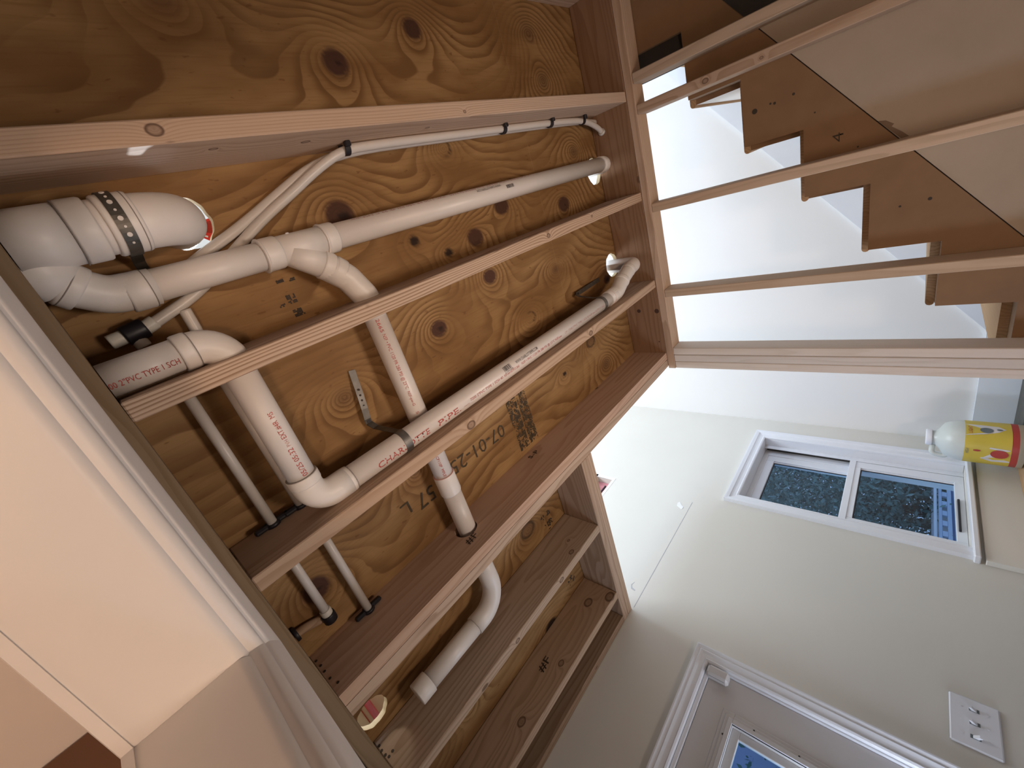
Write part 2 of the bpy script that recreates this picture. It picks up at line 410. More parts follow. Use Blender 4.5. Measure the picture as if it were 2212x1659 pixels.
wl = wall('wall_doorway', 'x', -.1625, .11, (-3.5, YW), (FZ, 1.0), [(-.26, .405, FZ, .58)], M['jamb']); wl['label'] = 'thin partition wall that holds the cased opening'
wr = wall('wall_rear', 'y', -3.5, .1, (-3.2, XB), (FZ, UC), [], M['white'])
wl2 = wall('wall_far_left', 'x', -3.3, .1, (-3.5, YW), (FZ, 1.05), [], M['ceil2'])
c2 = box('ceiling_next_room', (-3.2, -3.4, 1.003), (-.166, YW, 1.05), M['ceil2']); c2['kind'] = 'structure'
bw = box('wall_shadow_standin', (-1.6, .5986, FZ), (-.17, .66, 1.0), M['brown_shade']); bw['kind'] = 'structure'; bw['label'] = 'added dark brown wall in place of the ceiling shadow beyond the cased opening'  # added wall, its brown stands for a soft shadow on the next room's ceiling
uc = box('ceiling_upstairs', (-1.4, -3.4, UC), (XB+.1, YW+.1, UC+.06), M['white']); uc['kind'] = 'structure'
uw = box('wall_upstairs_left', (-1.5, -3.4, 1.23), (-1.4, YW, UC), M['white']); uw['kind'] = 'structure'

# insulation in the wall hole, filler, pencil line
ins = box('insulation', (1.95, YW+.05, 1.62), (2.146, YW+.12, 1.755), M['insul'], ww)
boxes('hole_edge', [((2.146, YW-.002, 1.60), (2.17, YW+.001, 1.775)), ((1.93, YW-.002, 1.60), (2.146, YW+.001, 1.62)), ((1.95, YW-.002, 1.755), (2.17, YW+.001, 1.775))], M['chalk'], ww, 0)
box('wire', (1.98, YW+.04, 1.665), (2.11, YW+.055, 1.675), M['black'], ww)
prism('filler_patch', [(2.035, 1.035), (2.06, 1.075), (2.085, 1.08), (2.10, 1.07), (2.075, 1.05), (2.06, 1.03)], 'y', YW-.002, YW+.001, M['chalk'], ww)
box('pencil_line', (1.237, YW-.0008, .9935), (2.126, YW+.001, .9965), M['pencil'], ww, 0)
prism('scuff', [(1.33, 1.035), (1.335, 1.06), (1.36, 1.072), (1.385, 1.06), (1.36, 1.066), (1.343, 1.055), (1.338, 1.035)], 'y', YW-.001, YW+.001, M['pencil'], ww)

# ---------------------------------------------------------------- subfloor plywood (the ceiling seen from below)
KN = [(1.1334, -.5993, .036, .030, 1, 0), (.8148, -.5031, .040, .035, 1, .2), (.6426, -.1269, .045, .042, 1, .5), (1.105, -.2558, .030, .024, 3, 0), (1.3111, -.0252, .044, .033, 1, 0),
      (1.7291, .0461, .046, .034, 1, .1), (.8551, -.0004, .020, .018, 2, 0), (1.1249, .0529, .042, .033, 1, .1), (.9795, .0713, .020, .015, 2, 0), (1.1359, .2058, .036, .028, 1, .1),
      (.8234, .2973, .036, .029, 1, .4), (1.2966, .4399, .030, .022, 3, 0), (1.6908, .7272, .036, .026, 4, 0), (1.9649, .4790, .034, .024, 1, .6), (1.7886, .9011, .05, .036, 5, 0),
      (.0972, .8132, .040, .039, 1, .2), (.8894, 1.3102, .042, .033, 4, 0), (.8242, 1.8834, .045, .028, 2, 0), (.52, .70, .03, .025, 5, 0), (1.42, .78, .015, .012, 2, 0), (1.55, .30, .03, .02, 5, 0),
      (.30, 1.72, .03, .03, 5, 0), (.45, -.62, .05, .035, 5, 0), (1.75, -.62, .05, .035, 5, 0), (1.78, -.45, .04, .03, 5, 0), (.42, .35, .04, .03, 5, 0), (1.9, -.16, .04, .03, 5, 0), (.55, 1.18, .03, .03, 5, 0)]
_rng = np.random.RandomState(3)
_w = [(_rng.normal(0, 2.2), _rng.normal(0, 5.5), _rng.uniform(0, 6.28), 1.0/(1+.35*i)) for i in range(16)]
def ply_fields(X, Y):
    f = Y*21.0
    for a, b, ph, am in _w: f = f + 1.15*am*np.sin(a*X+b*Y+ph)
    knot = np.zeros_like(X); core = np.zeros_like(X)
    for kx, ky, rx, ry, typ, cs in KN:
        d = np.sqrt(((X-kx)/rx)**2+((Y-ky)/ry)**2); sd = np.sign(Y-ky)
        f = f + (8.5 if typ != 2 else 4.0)*np.exp(-d/1.9) + 1.8*np.exp(-((d/4.5)**2))
        if typ == 1: knot = np.maximum(knot, np.clip((1.08-d)/.22, 0, 1)*.95); 
        if typ == 2: core = np.maximum(core, np.clip((1.1-d)/.3, 0, 1)*.95)
        if typ == 3: core = np.maximum(core, np.clip(1-np.abs(d-1.05)/.22, 0, 1)*.9*np.clip(.55+.6*(X-kx)/rx, 0, 1)); knot = np.maximum(knot, 0)
        if typ == 4: core = np.maximum(core, np.clip(1-np.abs(d-1.0)/.3, 0, 1)*.9); knot = np.maximum(knot, np.clip((1-d)/.2, 0, 1)*.35)
        if typ == 5: knot = np.maximum(knot, np.clip((1.3-d)/1.0, 0, 1)*.45)
        if cs: 
            d2 = np.sqrt(((X-kx-.2*rx)/(rx*cs))**2+((Y-ky-.1*ry)/(ry*cs*.7))**2); core = np.maximum(core, np.clip((1-d2)/.4, 0, 1)*.85)
    return f, knot, core
HOLES = [(.272, -.186, .0585), (2.045, -.052, .062), (2.045, .425, .062), (.038, 1.333, .0525)]
def ply_panel(name, x0, x1, y0, y1, parent, cut=None, st=.0085, zb=1.2, th=.02):
    nx = int(round((x1-x0)/st)); ny = int(round((y1-y0)/st)); xs = np.linspace(x0, x1, nx+1); ys = np.linspace(y0, y1, ny+1)
    bm = bmesh.new(); vt = {}; hs = []
    for (hx, hy, hr) in HOLES:
        if x0 < hx < x1 and y0 < hy < y1:
            w = int(math.ceil(hr*1.35/st)); i = int(round((hx-x0)/st)); j = int(round((hy-y0)/st))
            i0, i1, j0, j1 = max(i-w, 0), min(i+w, nx), max(j-w, 0), min(j+w, ny); hs.append((hx, hy, hr, i0, i1, j0, j1))
    def v(i, j):
        if (i, j) not in vt: vt[(i, j)] = bm.verts.new((xs[i], ys[j], zb))
        return vt[(i, j)]
    for i in range(nx):
        for j in range(ny):
            if any(h[3] <= i < h[4] and h[5] <= j < h[6] for h in hs): continue
            if cut and xs[i] > cut[0]-1e-6 and ys[j] > cut[1]-1e-6: continue
            bm.faces.new((v(i, j), v(i+1, j), v(i+1, j+1), v(i, j+1)))
    loops = []
    for (hx, hy, hr, i0, i1, j0, j1) in hs:
        per = [(i, j0) for i in range(i0, i1)]+[(i1, j) for j in range(j0, j1)]+[(i, j1) for i in range(i1, i0, -1)]+[(i0, j) for j in range(j1, j0, -1)]
        rings = [[v(*q) for q in per]]
        for f in (.4, .75, 1.0):
            rg = []
            for q in per:
                px, py = xs[q[0]], ys[q[1]]; a = math.atan2(py-hy, px-hx); jr = hr*(1+.02*math.sin(7*a)+.012*math.sin(13*a+1))
                cx, cy = hx+jr*math.cos(a), hy+jr*math.sin(a)
                rg.append(bm.verts.new((px+(cx-px)*f, py+(cy-py)*f, zb)))
            rings.append(rg)
        n = len(per)
        for a, b in zip(rings[:-1], rings[1:]):
            for k in range(n): bm.faces.new((a[k], a[(k+1) % n], b[(k+1) % n], b[k]))
    bmesh.ops.recalc_face_normals(bm, faces=bm.faces)
    if bm.faces[:][0].normal.z > 0 or sum(f.normal.z for f in bm.faces[:50]) > 0:
        bmesh.ops.reverse_faces(bm, faces=bm.faces[:])
    base = bm.faces[:]
    r = bmesh.ops.extrude_face_region(bm, geom=base)
    top = [g for g in r['geom'] if isinstance(g, bmesh.types.BMVert)]
    for t in top: t.co.z += th
    bmesh.ops.recalc_face_normals(bm, faces=bm.faces[:])
    me = bpy.data.meshes.new(name); bm.to_mesh(me); bm.free()
    co = np.empty(len(me.vertices)*3, np.float32); me.vertices.foreach_get('co', co); co = co.reshape(-1, 3)
    f, kn, cr = ply_fields(co[:, 0].astype(float), co[:, 1].astype(float))
    for nm, arr in (('grain', f), ('knot', kn), ('core', cr)):
        at = me.attributes.new(nm, 'FLOAT', 'POINT'); at.data.foreach_set('value', arr.astype(np.float32))
    co = co*S; co[:, 2] += H; me.vertices.foreach_set('co', co.ravel())
    me.materials.append(M['ply']); me.materials.append(M['ply_edge'])
    nr = np.empty(len(me.polygons)*3, np.float32); me.polygons.foreach_get('normal', nr); nz = np.abs(nr.reshape(-1, 3)[:, 2])
    me.polygons.foreach_set('material_index', (nz < .5).astype(np.int32))
    me.update()
    return link(name, me, None, parent, origin=(0, 0, 1.2))
ceil = empty('ceiling', (1, .5, 1.2), kind='structure'); ceil['label'] = 'bare plywood subfloor seen from below between the joists'
p1a = ply_panel('plywood_panel', -.05, 1.5685, -.765, .5695, ceil)
p1b = ply_panel('plywood_panel', 1.5688, 2.195, -.765, .5695, ceil)
p2a = ply_panel('plywood_panel', -.05, .996, .571, 1.9045, ceil)
p2b = ply_panel('plywood_panel', .9963, 2.195, .571, 1.9045, ceil, cut=(1.221, 1.062))
p3 = ply_panel('plywood_panel', -.05, 1.221, 1.906, YW-.001, ceil)
p0 = box('plywood_panel', (-1.4, -3.4, 1.2), (2.195, -.767, 1.22), M['ply_edge'], ceil, 0)
p0b = box('plywood_panel', (2.2, -3.4, 1.2), (XB, -.69, 1.22), M['ply_edge'], ceil, 0)
p0c = box('plywood_panel', (-1.4, -.765, 1.2), (-.052, YW, 1.22), M['ply_edge'], ceil, 0)

for (a, b) in (((1.55, -.76, 1.2203), (1.59, .565, 1.232)), ((.975, .575, 1.2203), (1.015, 1.90, 1.232))): box('seam_light_block', a, b, M['dark'], ceil, 0)  # unseen strips added above the seams to block light leaking from upstairs
# stamped printing on the plywood
DN = (0, 0, -1)
text_flat('stamp_lettering', '07-01-25', (.952, .772, 1.2), (-1, -.03, 0), DN, .30, .060, M['stamp_ink'], p2a, bold=-.004)
text_flat('stamp_lettering', '57', (.556, .783, 1.2), (-1, .02, 0), DN, .075, .062, M['stamp_ink'], p2a, bold=.0)
text_flat('stamp_lettering', "'", (.592, .778, 1.2), (-1, .02, 0), DN, .008, .062, M['stamp_ink'], p2a, bold=.0)
text_flat('stamp_lettering', 'L', (.452, .775, 1.2), (-1, .02, 0), DN, .034, .05, M['stamp_ink'], p2a, bold=-.004)
def speckle(name, x0, x1, y0, y1, mat, parent, fill=.62, st=.0062, seed=2, gap=None):
    rn = random.Random(seed); bm = bmesh.new(); z = 1.2-.0012; nx = int((x1-x0)/st); ny = int((y1-y0)/st)
    blob = [[rn.random() for _ in range(ny//4+3)] for _ in range(nx//3+3)]
    for i in range(nx):
        for j in range(ny):
            if gap and gap[0] < i/nx < gap[1]: continue
            if rn.random()*.55+blob[i//3][j//4]*.55 > fill: continue
            x = x0+i*st; y = y0+j*st
            q = [bm.verts.new(V3(x+dx, y+dy, z)) for dx, dy in ((0, 0), (st*.98, rn.uniform(-.001, .001)), (st*.98, st), (0, st))]; bm.faces.new(q[::-1])
    return link(name, mesh_from(bm, name), mat, parent)
speckle('stamp_block', 1.003, 1.128, .60, .955, M['stamp_ink'], p2b, .60, st=.0040, gap=(.47, .53))
speckle('stamp_block', .975, 1.05, 1.32, 1.424, M['black_ink'], p2b, .40, seed=5)
speckle('stamp_block', 1.0, 1.09, 1.775, 1.83, M['black_ink'], p2b, .42, seed=6)
for (x, y, w, h, s_) in ((.395, -.012, .02, .01, 1), (.42, -.008, .026, .01, 2), (.40, .03, .026, .025, 3), (.375, .047, .024, .01, 5), (.40, .07, .028, .022, 4)):
    speckle('stamp_mark', x, x+w, y, y+h, M['black_ink'], p1a, .60, st=.004, seed=s_)

# ---------------------------------------------------------------- framing
def board(name, lo, hi, mat, label, cat, group=None, knots=None, axis='X', **kw):
    if knots:
        c = [(a+b)/2 for a, b in zip(lo, hi)]
        mat = lumber(name+'_lumber', axis, knots=[((k[0]-c[0])*S, (k[1]-c[1])*S, (k[2]-c[2])*S, k[3]*S) for k in knots], **kw)
    o = box(name, lo, hi, mat, None, .0025); return tag(o, label, cat, group)
JX = (-.007, 2.0995)
j0 = board('floor_joist', (JX[0], -.772, 1.0), (JX[1], -.7305, 1.1995), M['lumX'], 'floor joist at the top edge of the photo, beyond the dark plywood bay', 'joist')
j1 = board('floor_joist', (JX[0], -.3285, 1.0), (JX[1], -.287, 1.1995), None, 'wide-looking floor joist with white tubing clipped along its lower side', 'joist', knots=[(.262, -.31, 1.0, .012), (1.05, -.30, 1.0, .005), (.95, -.287, 1.07, .007), (.57, -.287, 1.08, .010), (.36, -.287, 1.06, .008)], rings=190, wob=.55, pith=(.30, -.12), light=(.60, .445, .335), dark=(.40, .265, .18))
j2 = board('floor_joist', (JX[0], .1045, 1.0), (JX[1], .146, 1.1995), None, 'floor joist that crosses in front of the wye branch, strong grain lines', 'joist', knots=[(1.30, .125, 1.0, .009), (1.62, .12, 1.0, .006)], rings=150, wob=1.0, pith=(.14, -.05), light=(.63, .465, .345), dark=(.34, .21, .13), contrast=1.35)
j3 = board('floor_joist', (JX[0], .549, 1.0), (JX[1], .5905, 1.1995), None, 'floor joist beside the long lettered pipe, round knot at mid length', 'joist', knots=[(.672, .575, 1.0, .015), (1.425, .572, 1.0, .012)], rings=80, wob=1.3, pith=(.09, .03))
# doubled header joist, two plies, with a bored hole for the branch pipe
def bored(name, lo, hi, hx, hz, hr, mat, label):
    bm = bmesh.new(); n = 28
    x0, x1, z0, z1 = lo[0], hi[0], lo[2], hi[2]
    for y in (lo[1], hi[1]):
        pass
    rings = {}
    for y in (lo[1], hi[1]):
        circ = [bm.verts.new(V3(hx+hr*math.cos(2*math.pi*k/n), y, hz+hr*math.sin(2*math.pi*k/n))) for k in range(n)]
        a, b2 = hx-.15, hx+.15
        sq = []
        for k in range(n):
            c, s_ = math.cos(2*math.pi*k/n), math.sin(2*math.pi*k/n); tx = .15/max(abs(c), 1e-6)
            tz = ((z1-hz) if s_ > 0 else (hz-z0))/max(abs(s_), 1e-6); t = min(tx, tz); sq.append((hx+t*c, hz+t*s_))
        corners = [(b2, z1), (a, z1), (a, z0), (b2, z0)]
        for c in corners:
            k = min(range(n), key=lambda q: (sq[q][0]-c[0])**2+(sq[q][1]-c[1])**2); sq[k] = c
        sqv = [bm.verts.new(V3(q[0], y, q[1])) for q in sq]
        for k in range(n): bm.faces.new((circ[k], circ[(k+1) % n], sqv[(k+1) % n], sqv[k]))
        rings[y] = (circ, sqv, a, b2)
    c0, c1 = rings[lo[1]][0], rings[hi[1]][0]
    for k in range(n): bm.faces.new((c0[k], c0[(k+1) % n], c1[(k+1) % n], c1[k]))
    s0, s1 = rings[lo[1]][1], rings[hi[1]][1]; a, b2 = rings[lo[1]][2:]
    for k in range(n):
        za = s0[k].co.z; zb = s0[(k+1) % n].co.z
        if abs(za-zb) < 1e-6: bm.faces.new((s0[k], s0[(k+1) % n], s1[(k+1) % n], s1[k]))
    for (xa, xb) in ((x0, a), (b2, x1)):
        q = {}
        for xx in (xa, xb):
            for y in (lo[1], hi[1]):
                for z in (z0, z1): q[(xx, y, z)] = bm.verts.new(V3(xx, y, z))
        f = lambda *k: bm.faces.new([q[i] for i in k])
        for y in (lo[1], hi[1]): f((xa, y, z0), (xb, y, z0), (xb, y, z1), (xa, y, z1))
        for z in (z0, z1): f((xa, lo[1], z), (xb, lo[1], z), (xb, hi[1], z), (xa, hi[1], z))
        e = x0 if xa == x0 else x1
        f((e, lo[1], z0), (e, hi[1], z0), (e, hi[1], z1), (e, lo[1], z1))
    bmesh.ops.remove_doubles(bm, verts=bm.verts, dist=1e-5)
    o = link(name, mesh_from(bm, name), mat); return tag(o, label, 'joist')
kn4 = lumber('header_lumber', 'X', light=(.60, .415, .305), dark=(.45, .285, .19), rings=75, wob=1.6, pith=(.08, .02))
j4a = bored('header_joist', (JX[0], .978, 1.0), (JX[1], 1.0195, 1.1995), .571, 1.122, .043, kn4, 'near ply of the doubled header joist, bored for the branch pipe')
j4b = bored('header_joist', (JX[0], 1.0215, 1.0), (JX[1], 1.063, 1.1995), .578, 1.127, .043, M['lumX'], 'far ply of the doubled header joist, facing the elbow with the short open pipe')
for o, mat_ in ((j4a, None),): pass
text_flat('grade_stamp', '#F', (.52, .978, 1.05), (1, 0, 0), (0, -1, 0), .05, .03, M['black_ink'], j4a, lift=.001)
text_flat('grade_stamp', 'S-P', (1.0, .978, 1.15), (1, 0, 0), (0, -1, 0), .06, .022, M['black_ink'], j4a, lift=.001)
j5 = board('tail_joist', (JX[0], 1.4267, 1.0), (1.139, 1.4682, 1.1995), None, 'short joist behind the open pipe end, with two knots on its lower edge', 'joist', knots=[(.82, 1.447, 1.0, .012), (.52, 1.45, 1.0, .010), (.95, 1.4267, 1.03, .012), (1.0, 1.4267, 1.08, .007)], light=(.48, .355, .26), dark=(.33, .225, .145))
j6 = board('tail_joist', (JX[0], 1.8841, 1.0), (1.139, 1.9256, 1.1995), None, 'short joist nearest the cream wall, with a dark knot at its trimmer end', 'joist', knots=[(1.02, 1.8841, 1.10, .022), (1.10, 1.8841, 1.02, .024), (.70, 1.8841, 1.05, .014), (.42, 1.8841, 1.06, .018)], light=(.46, .325, .225), dark=(.31, .205, .13))
text_flat('grade_stamp', '#F', (.62, 1.8841, 1.10), (1, 0, 0), (0, -1, 0), .07, .035, M['black_ink'], j6, lift=.001)
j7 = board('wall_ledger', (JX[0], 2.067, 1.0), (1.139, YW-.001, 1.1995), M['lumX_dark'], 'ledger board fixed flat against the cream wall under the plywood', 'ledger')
h1 = board('trimmer_joist', (1.140, 1.0645, 1.0), (1.1812, YW-.001, 1.1995), M['lumY'], 'inner ply of the doubled trimmer at the stair opening', 'joist', axis='Y')
h2 = board('trimmer_joist', (1.1822, 1.0645, 1.0), (1.2225, YW-.001, 1.1995), M['lumY'], 'outer ply of the doubled trimmer facing the bright stair opening', 'joist')
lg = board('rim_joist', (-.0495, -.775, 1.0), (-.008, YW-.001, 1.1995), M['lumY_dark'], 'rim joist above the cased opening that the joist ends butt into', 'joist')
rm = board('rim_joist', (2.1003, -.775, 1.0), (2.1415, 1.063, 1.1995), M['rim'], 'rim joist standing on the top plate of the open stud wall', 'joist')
pl = board('top_plate', (2.1, -.775, .9585), (2.197, 1.077, .9995), M['lumY'], 'top plate of the open stud wall along the stairs', 'plate')
bp = board('bottom_plate', (2.1, -.775, FZ), (2.197, 1.077, FZ+.0415), M['lumY'], 'bottom plate of the open stud wall', 'plate')
SZ = (FZ+.042, .958)
def stud(y0, y1, mat, label, knots=None, x=(2.1, 2.197), group=None):
    return board('wall_stud', (x[0], y0, SZ[0]), (x[1], y1, SZ[1]), mat, label, 'stud', group, knots, 'Z')
stud(-.3821, -.3411, M['studZ'], 'open wall stud nearest the top edge of the photo')
stud(-.2585, -.2188, None, 'second open wall stud from the top edge, with a dark oval knot', [(2.1, -.238, .66, .011), (2.1, -.235, .46, .006)])
stud(.171, .2125, M['studZ'], 'middle open wall stud, with bark missing along its upper edge')
stud(.6105, .6515, M['studZ'], 'open wall stud between the middle stud and the tripled post')
stud(.949, .9895, M['postZ'], 'first of three studs nailed together as the corner post')
stud(.9915, 1.032, M['postZ'], 'second of three studs nailed together as the corner post')
stud(1.0345, 1.075, M['postZ'], 'outermost of three studs nailed together as the corner post', x=(2.103, 2.2))

NAILS4 = ((-.0005, 1.164), (.0016, 1.136), (.0009, 1.108), (.0016, 1.0725), (.0097, 1.0394))
NAILS5 = ((.0001, 1.170), (-.002, 1.150), (-.001, 1.128), (.004, 1.113), (.0198, 1.116))
RIMK = ((.7177, 1.1215, .011), (.7248, 1.017, .013), (.9084, 1.031, .004))
for (x, z) in NAILS4: tube('nail_head', [(x, .9785, z), (x, .9772, z)], .0042, M['black_ink'], j4a, 8, False)
for (x, z) in NAILS5: tube('nail_head', [(x, 1.4272, z), (x, 1.4259, z)], .0050, M['black_ink'], j5, 8, False)
for (y, z, r) in RIMK: tube('knot', [(2.1007, y, z), (2.0997, y, z)], r, M['knot'], rm, 12, False)
# ---------------------------------------------------------------- cased opening (door_1)
d1 = empty('door_1', (-.1, 0, .56), kind='structure'); d1['label'] = 'cased opening without a door, warm light on its head jamb'
def jamb_poly(a, sgn, t=.0195, R=.015, xf=-.0470):
    q = [(-.1635, a), (xf-R, a)]
    q += [(xf-R+R*math.sin(i*math.pi/20), a+sgn*(R-R*math.cos(i*math.pi/20))) for i in range(1, 11)]
    return q+[(xf, a+sgn*t), (-.1635, a+sgn*t)]
def smooth_obj(o, ang=35):
    for p in o.data.polygons: p.use_smooth = True
    o.data.set_sharp_from_angle(angle=math.radians(ang))
for nm_, pl_, ax_, a_, b_ in (('head_jamb', jamb_poly(.56, 1), 'y', -.2595, .4045), ('side_jamb', jamb_poly(.385, 1), 'z', FZ, .5597), ('side_jamb', jamb_poly(-.24, -1), 'z', FZ, .5597)):
    smooth_obj(prism(nm_, pl_, ax_, a_, b_, M['jamb'], d1))
PROF = [(0, 0), (0, .0065), (.0012, .0105), (.0040, .0150), (.0080, .0190), (.0120, .0210), (.0135, .0208), (.0145, .0200), (.0162, .0200), (.0172, .0215), (.0190, .0240), (.0215, .0258), (.0250, .0268), (.032, .0282), (.045, .0310), (.057, .0333), (.0608, .0335), (.0625, .0320), (.0625, 0)]
def casing(name, path, x0, sgn, mat, parent, prof=PROF, plane='x'):
    """path: inner-edge corner points (a,b) in order; outward direction to the LEFT of travel; profile u outward, v proud"""
    bm = bmesh.new(); pts = [Vector(p) for p in path]; k = len(pts); rings = []
    for i in range(k):
        d0 = (pts[i]-pts[i-1]).normalized() if i else None; d1_ = (pts[i+1]-pts[i]).normalized() if i < k-1 else None
        nrm = lambda d: Vector((-d.y, d.x))
        if d0 is None: o = nrm(d1_)
        elif d1_ is None: o = nrm(d0)
        else:
            a, b = nrm(d0), nrm(d1_); o = (a+b)/(1+a.dot(b))
        rg = []
        for u, v in prof:
            q = pts[i]+o*u
            rg.append(bm.verts.new(V3(x0+sgn*v, q.x, q.y) if plane == 'x' else V3(q.x, x0+sgn*v, q.y)))
        rings.append(rg)
    n = len(prof)
    for a, b in zip(rings[:-1], rings[1:]):
        for j in range(n-1): bm.faces.new((a[j], a[j+1], b[j+1], b[j]))
        bm.faces.new((a[n-1], a[0], b[0], b[n-1]))
    bm.faces.new(rings[0]); bm.faces.new(rings[-1][::-1])
    return link(name, mesh_from(bm, name), mat, parent)
# three separate casing pieces, mitred
def mitre_set(name, a0, a1, zt, zb, x0, sgn, mat, parent, prof, plane):
    """left leg at a0, right leg at a1 (a0<a1), head at zt"""
    full = [(a1, zb), (a1, zt), (a0, zt), (a0, zb)]
    full = full  # travel up the right leg, across, down the left leg: outward is to the right
    pr = prof
    bm_paths = [full[0:2], full[1:3], full[2:4]]
    out = []
    for i, seg in enumerate(bm_paths):
        bm = bmesh.new()
        ends = []
        for (p, other, j) in ((full[i], full[i+1], i), (full[i+1], full[i], i+1)):
            ends.append((p, j))
        rings = []
        for p, j in ends:
            rg = []
            for u, v in pr:
                if j == 0: q = (p[0]+u, p[1])
                elif j == 1: q = (p[0]+u, p[1]+u)
                elif j == 2: q = (p[0]-u, p[1]+u)
                else: q = (p[0]-u, p[1])
                rg.append(bm.verts.new(V3(x0+sgn*v, q[0], q[1]) if plane == 'x' else V3(q[0], x0+sgn*v, q[1])))
            rings.append(rg)
        n = len(pr); a, b = rings
        for j in range(n): bm.faces.new((a[j], a[(j+1) % n], b[(j+1) % n], b[j]))
        bm.faces.new(a); bm.faces.new(b[::-1])
        o = link(name, mesh_from(bm, name), mat, parent); out.append(o)
    return out
for o in mitre_set('casing', -.249, .394, .569, FZ, -.0525, 1, M['jamb'], d1, PROF, 'x'):
    smooth_obj(o, 50)
FARP = [(0, 0), (0, .0105), (.004, .0125), (.05, .018), (.0625, .018), (.0625, 0)]
mitre_set('casing', -.238, .383, .558, FZ, -.1636, -1, M['jamb'], d1, FARP, 'x')

# ---------------------------------------------------------------- entry door (door_2)
d2 = empty('door_2', (.7, YW, FZ), kind='structure'); d2['label'] = 'pale entry door with a glazed panel and white casing, lower right corner'
CP = [(0, 0), (0, .010), (.003, .014), (.010, .017), (.014, .013), (.030, .016), (.042, .020), (.046, .017), (.060, .022), (.0655, .022), (.0655, 0)]
mitre_set('casing', .27, 1.139, .577, FZ, YW, -1, M['trim'], d2, CP, 'y')
box('head_jamb', (.262, YW+.001, .56), (1.149, YW+.155, .577), M['trim'], d2)
box('side_jamb', (1.132, YW+.001, FZ), (1.149, YW+.155, .5595), M['trim'], d2)
box('side_jamb', (.262, YW+.001, FZ), (.279, YW+.155, .5595), M['trim'], d2)
sl = wall('door_slab', 'y', YW+.012, .048, (.281, 1.130), (FZ+.01, .558), [(.46, .955, -.72, .425)], M['door'], d2)
fr = []
gx0, gx1, gz0, gz1 = .46, .955, -.72, .425
for (w, pr) in ((.045, .004), (.030, .010), (.018, .014)):
    fr += [((gx0-w, YW+.012-pr, gz0-w), (gx1+w, YW+.0125, gz0)), ((gx0-w, YW+.012-pr, gz1), (gx1+w, YW+.0125, gz1+w)), ((gx0-w, YW+.012-pr, gz0), (gx0, YW+.0125, gz1)), ((gx1, YW+.012-pr, gz0), (gx1+w, YW+.0125, gz1))]
lf = boxes('glass_frame', fr, M['door'], d2)
for sx, sz in ((.9, .445), (.7, .445), (.975, .35), (.975, .2)): tube('screw_cap', [(sx, YW+.003, sz), (sx, YW-.0005, sz)], .0035, M['dark'], lf, 10)
boxes('glass_bead', [((gx0, YW+.03, gz1-.03), (gx1, YW+.05, gz1)), ((gx1-.03, YW+.03, gz0), (gx1, YW+.05, gz1-.03)), ((gx0, YW+.03, gz0), (gx0+.03, YW+.05, gz1-.03)), ((gx0+.03, YW+.03, gz0), (gx1-.03, YW+.05, gz0+.03))], M['door'], d2)
box('glass_pane', (gx0+.028, YW+.038, gz0+.028), (gx1-.028, YW+.042, gz1-.028), M['glass'], d2, 0)
ds = empty('door_sensor', (1.115, YW-.02, .52), 'small white rounded contact sensor at the upper corner of the entry door', 'sensor')
bm = bmesh.new(); bx(bm, (1.083, YW-.034, .478), (1.128, YW+.011, .566), .008); link('sensor_case', mesh_from(bm, 'c'), M['door'], ds)
boxes('sensor_seam', [((1.0825, YW-.02, .49), (1.1285, YW-.018, .555))], M['dark'], ds, 0)

# ---------------------------------------------------------------- sash window (window_1)
w1 = empty('window_1', (2.635, YW, -.29), kind='structure'); w1['label'] = 'white double-hung sash window with dark trees outside'
wx0, wx1, wz0, wz1 = 2.289, 2.981, -.285, .748
WC = [(0, 0), (0, .012), (.004, .016), (.012, .018), (.016, .014), (.034, .016), (.044, .019), (.048, .024), (.066, .027), (.074, .027), (.074, 0)]
mitre_set('casing', wx0, wx1, wz1, wz0-.004, YW, -1, M['trim'], w1, WC, 'y')
box('head_jamb', (2.281, YW+.001, wz1), (2.989, YW+.158, .7565), M['trim'], w1)
box('side_jamb', (wx1, YW+.001, -.284), (2.989, YW+.158, wz1), M['trim'], w1)
box('side_jamb', (2.281, YW+.001, -.284), (wx0, YW+.158, wz1), M['trim'], w1)
box('stool', (2.20, YW-.045, -.309), (3.07, YW+.158, -.286), M['trim'], w1, .004)
boxes('jamb_liner', [((wx1-.035, YW+.055, wz0), (wx1, YW+.062, wz1)), ((wx1-.06, YW+.10, wz0), (wx1, YW+.157, wz1)), ((wx0, YW+.055, wz0), (wx0+.035, YW+.062, wz1)), ((wx0, YW+.10, wz0), (wx0+.06, YW+.157, wz1)), ((wx0+.06, YW+.10, wz1-.03), (wx1-.06, YW+.157, wz1))], M['trim'], w1)
boxes('jamb_track', [((wx1-.012, YW+.072, .22), (wx1-.004, YW+.084, wz1-.01)), ((wx1-.012, YW+.086, .22), (wx1-.004, YW+.094, wz1-.01))], M['dark'], w1)
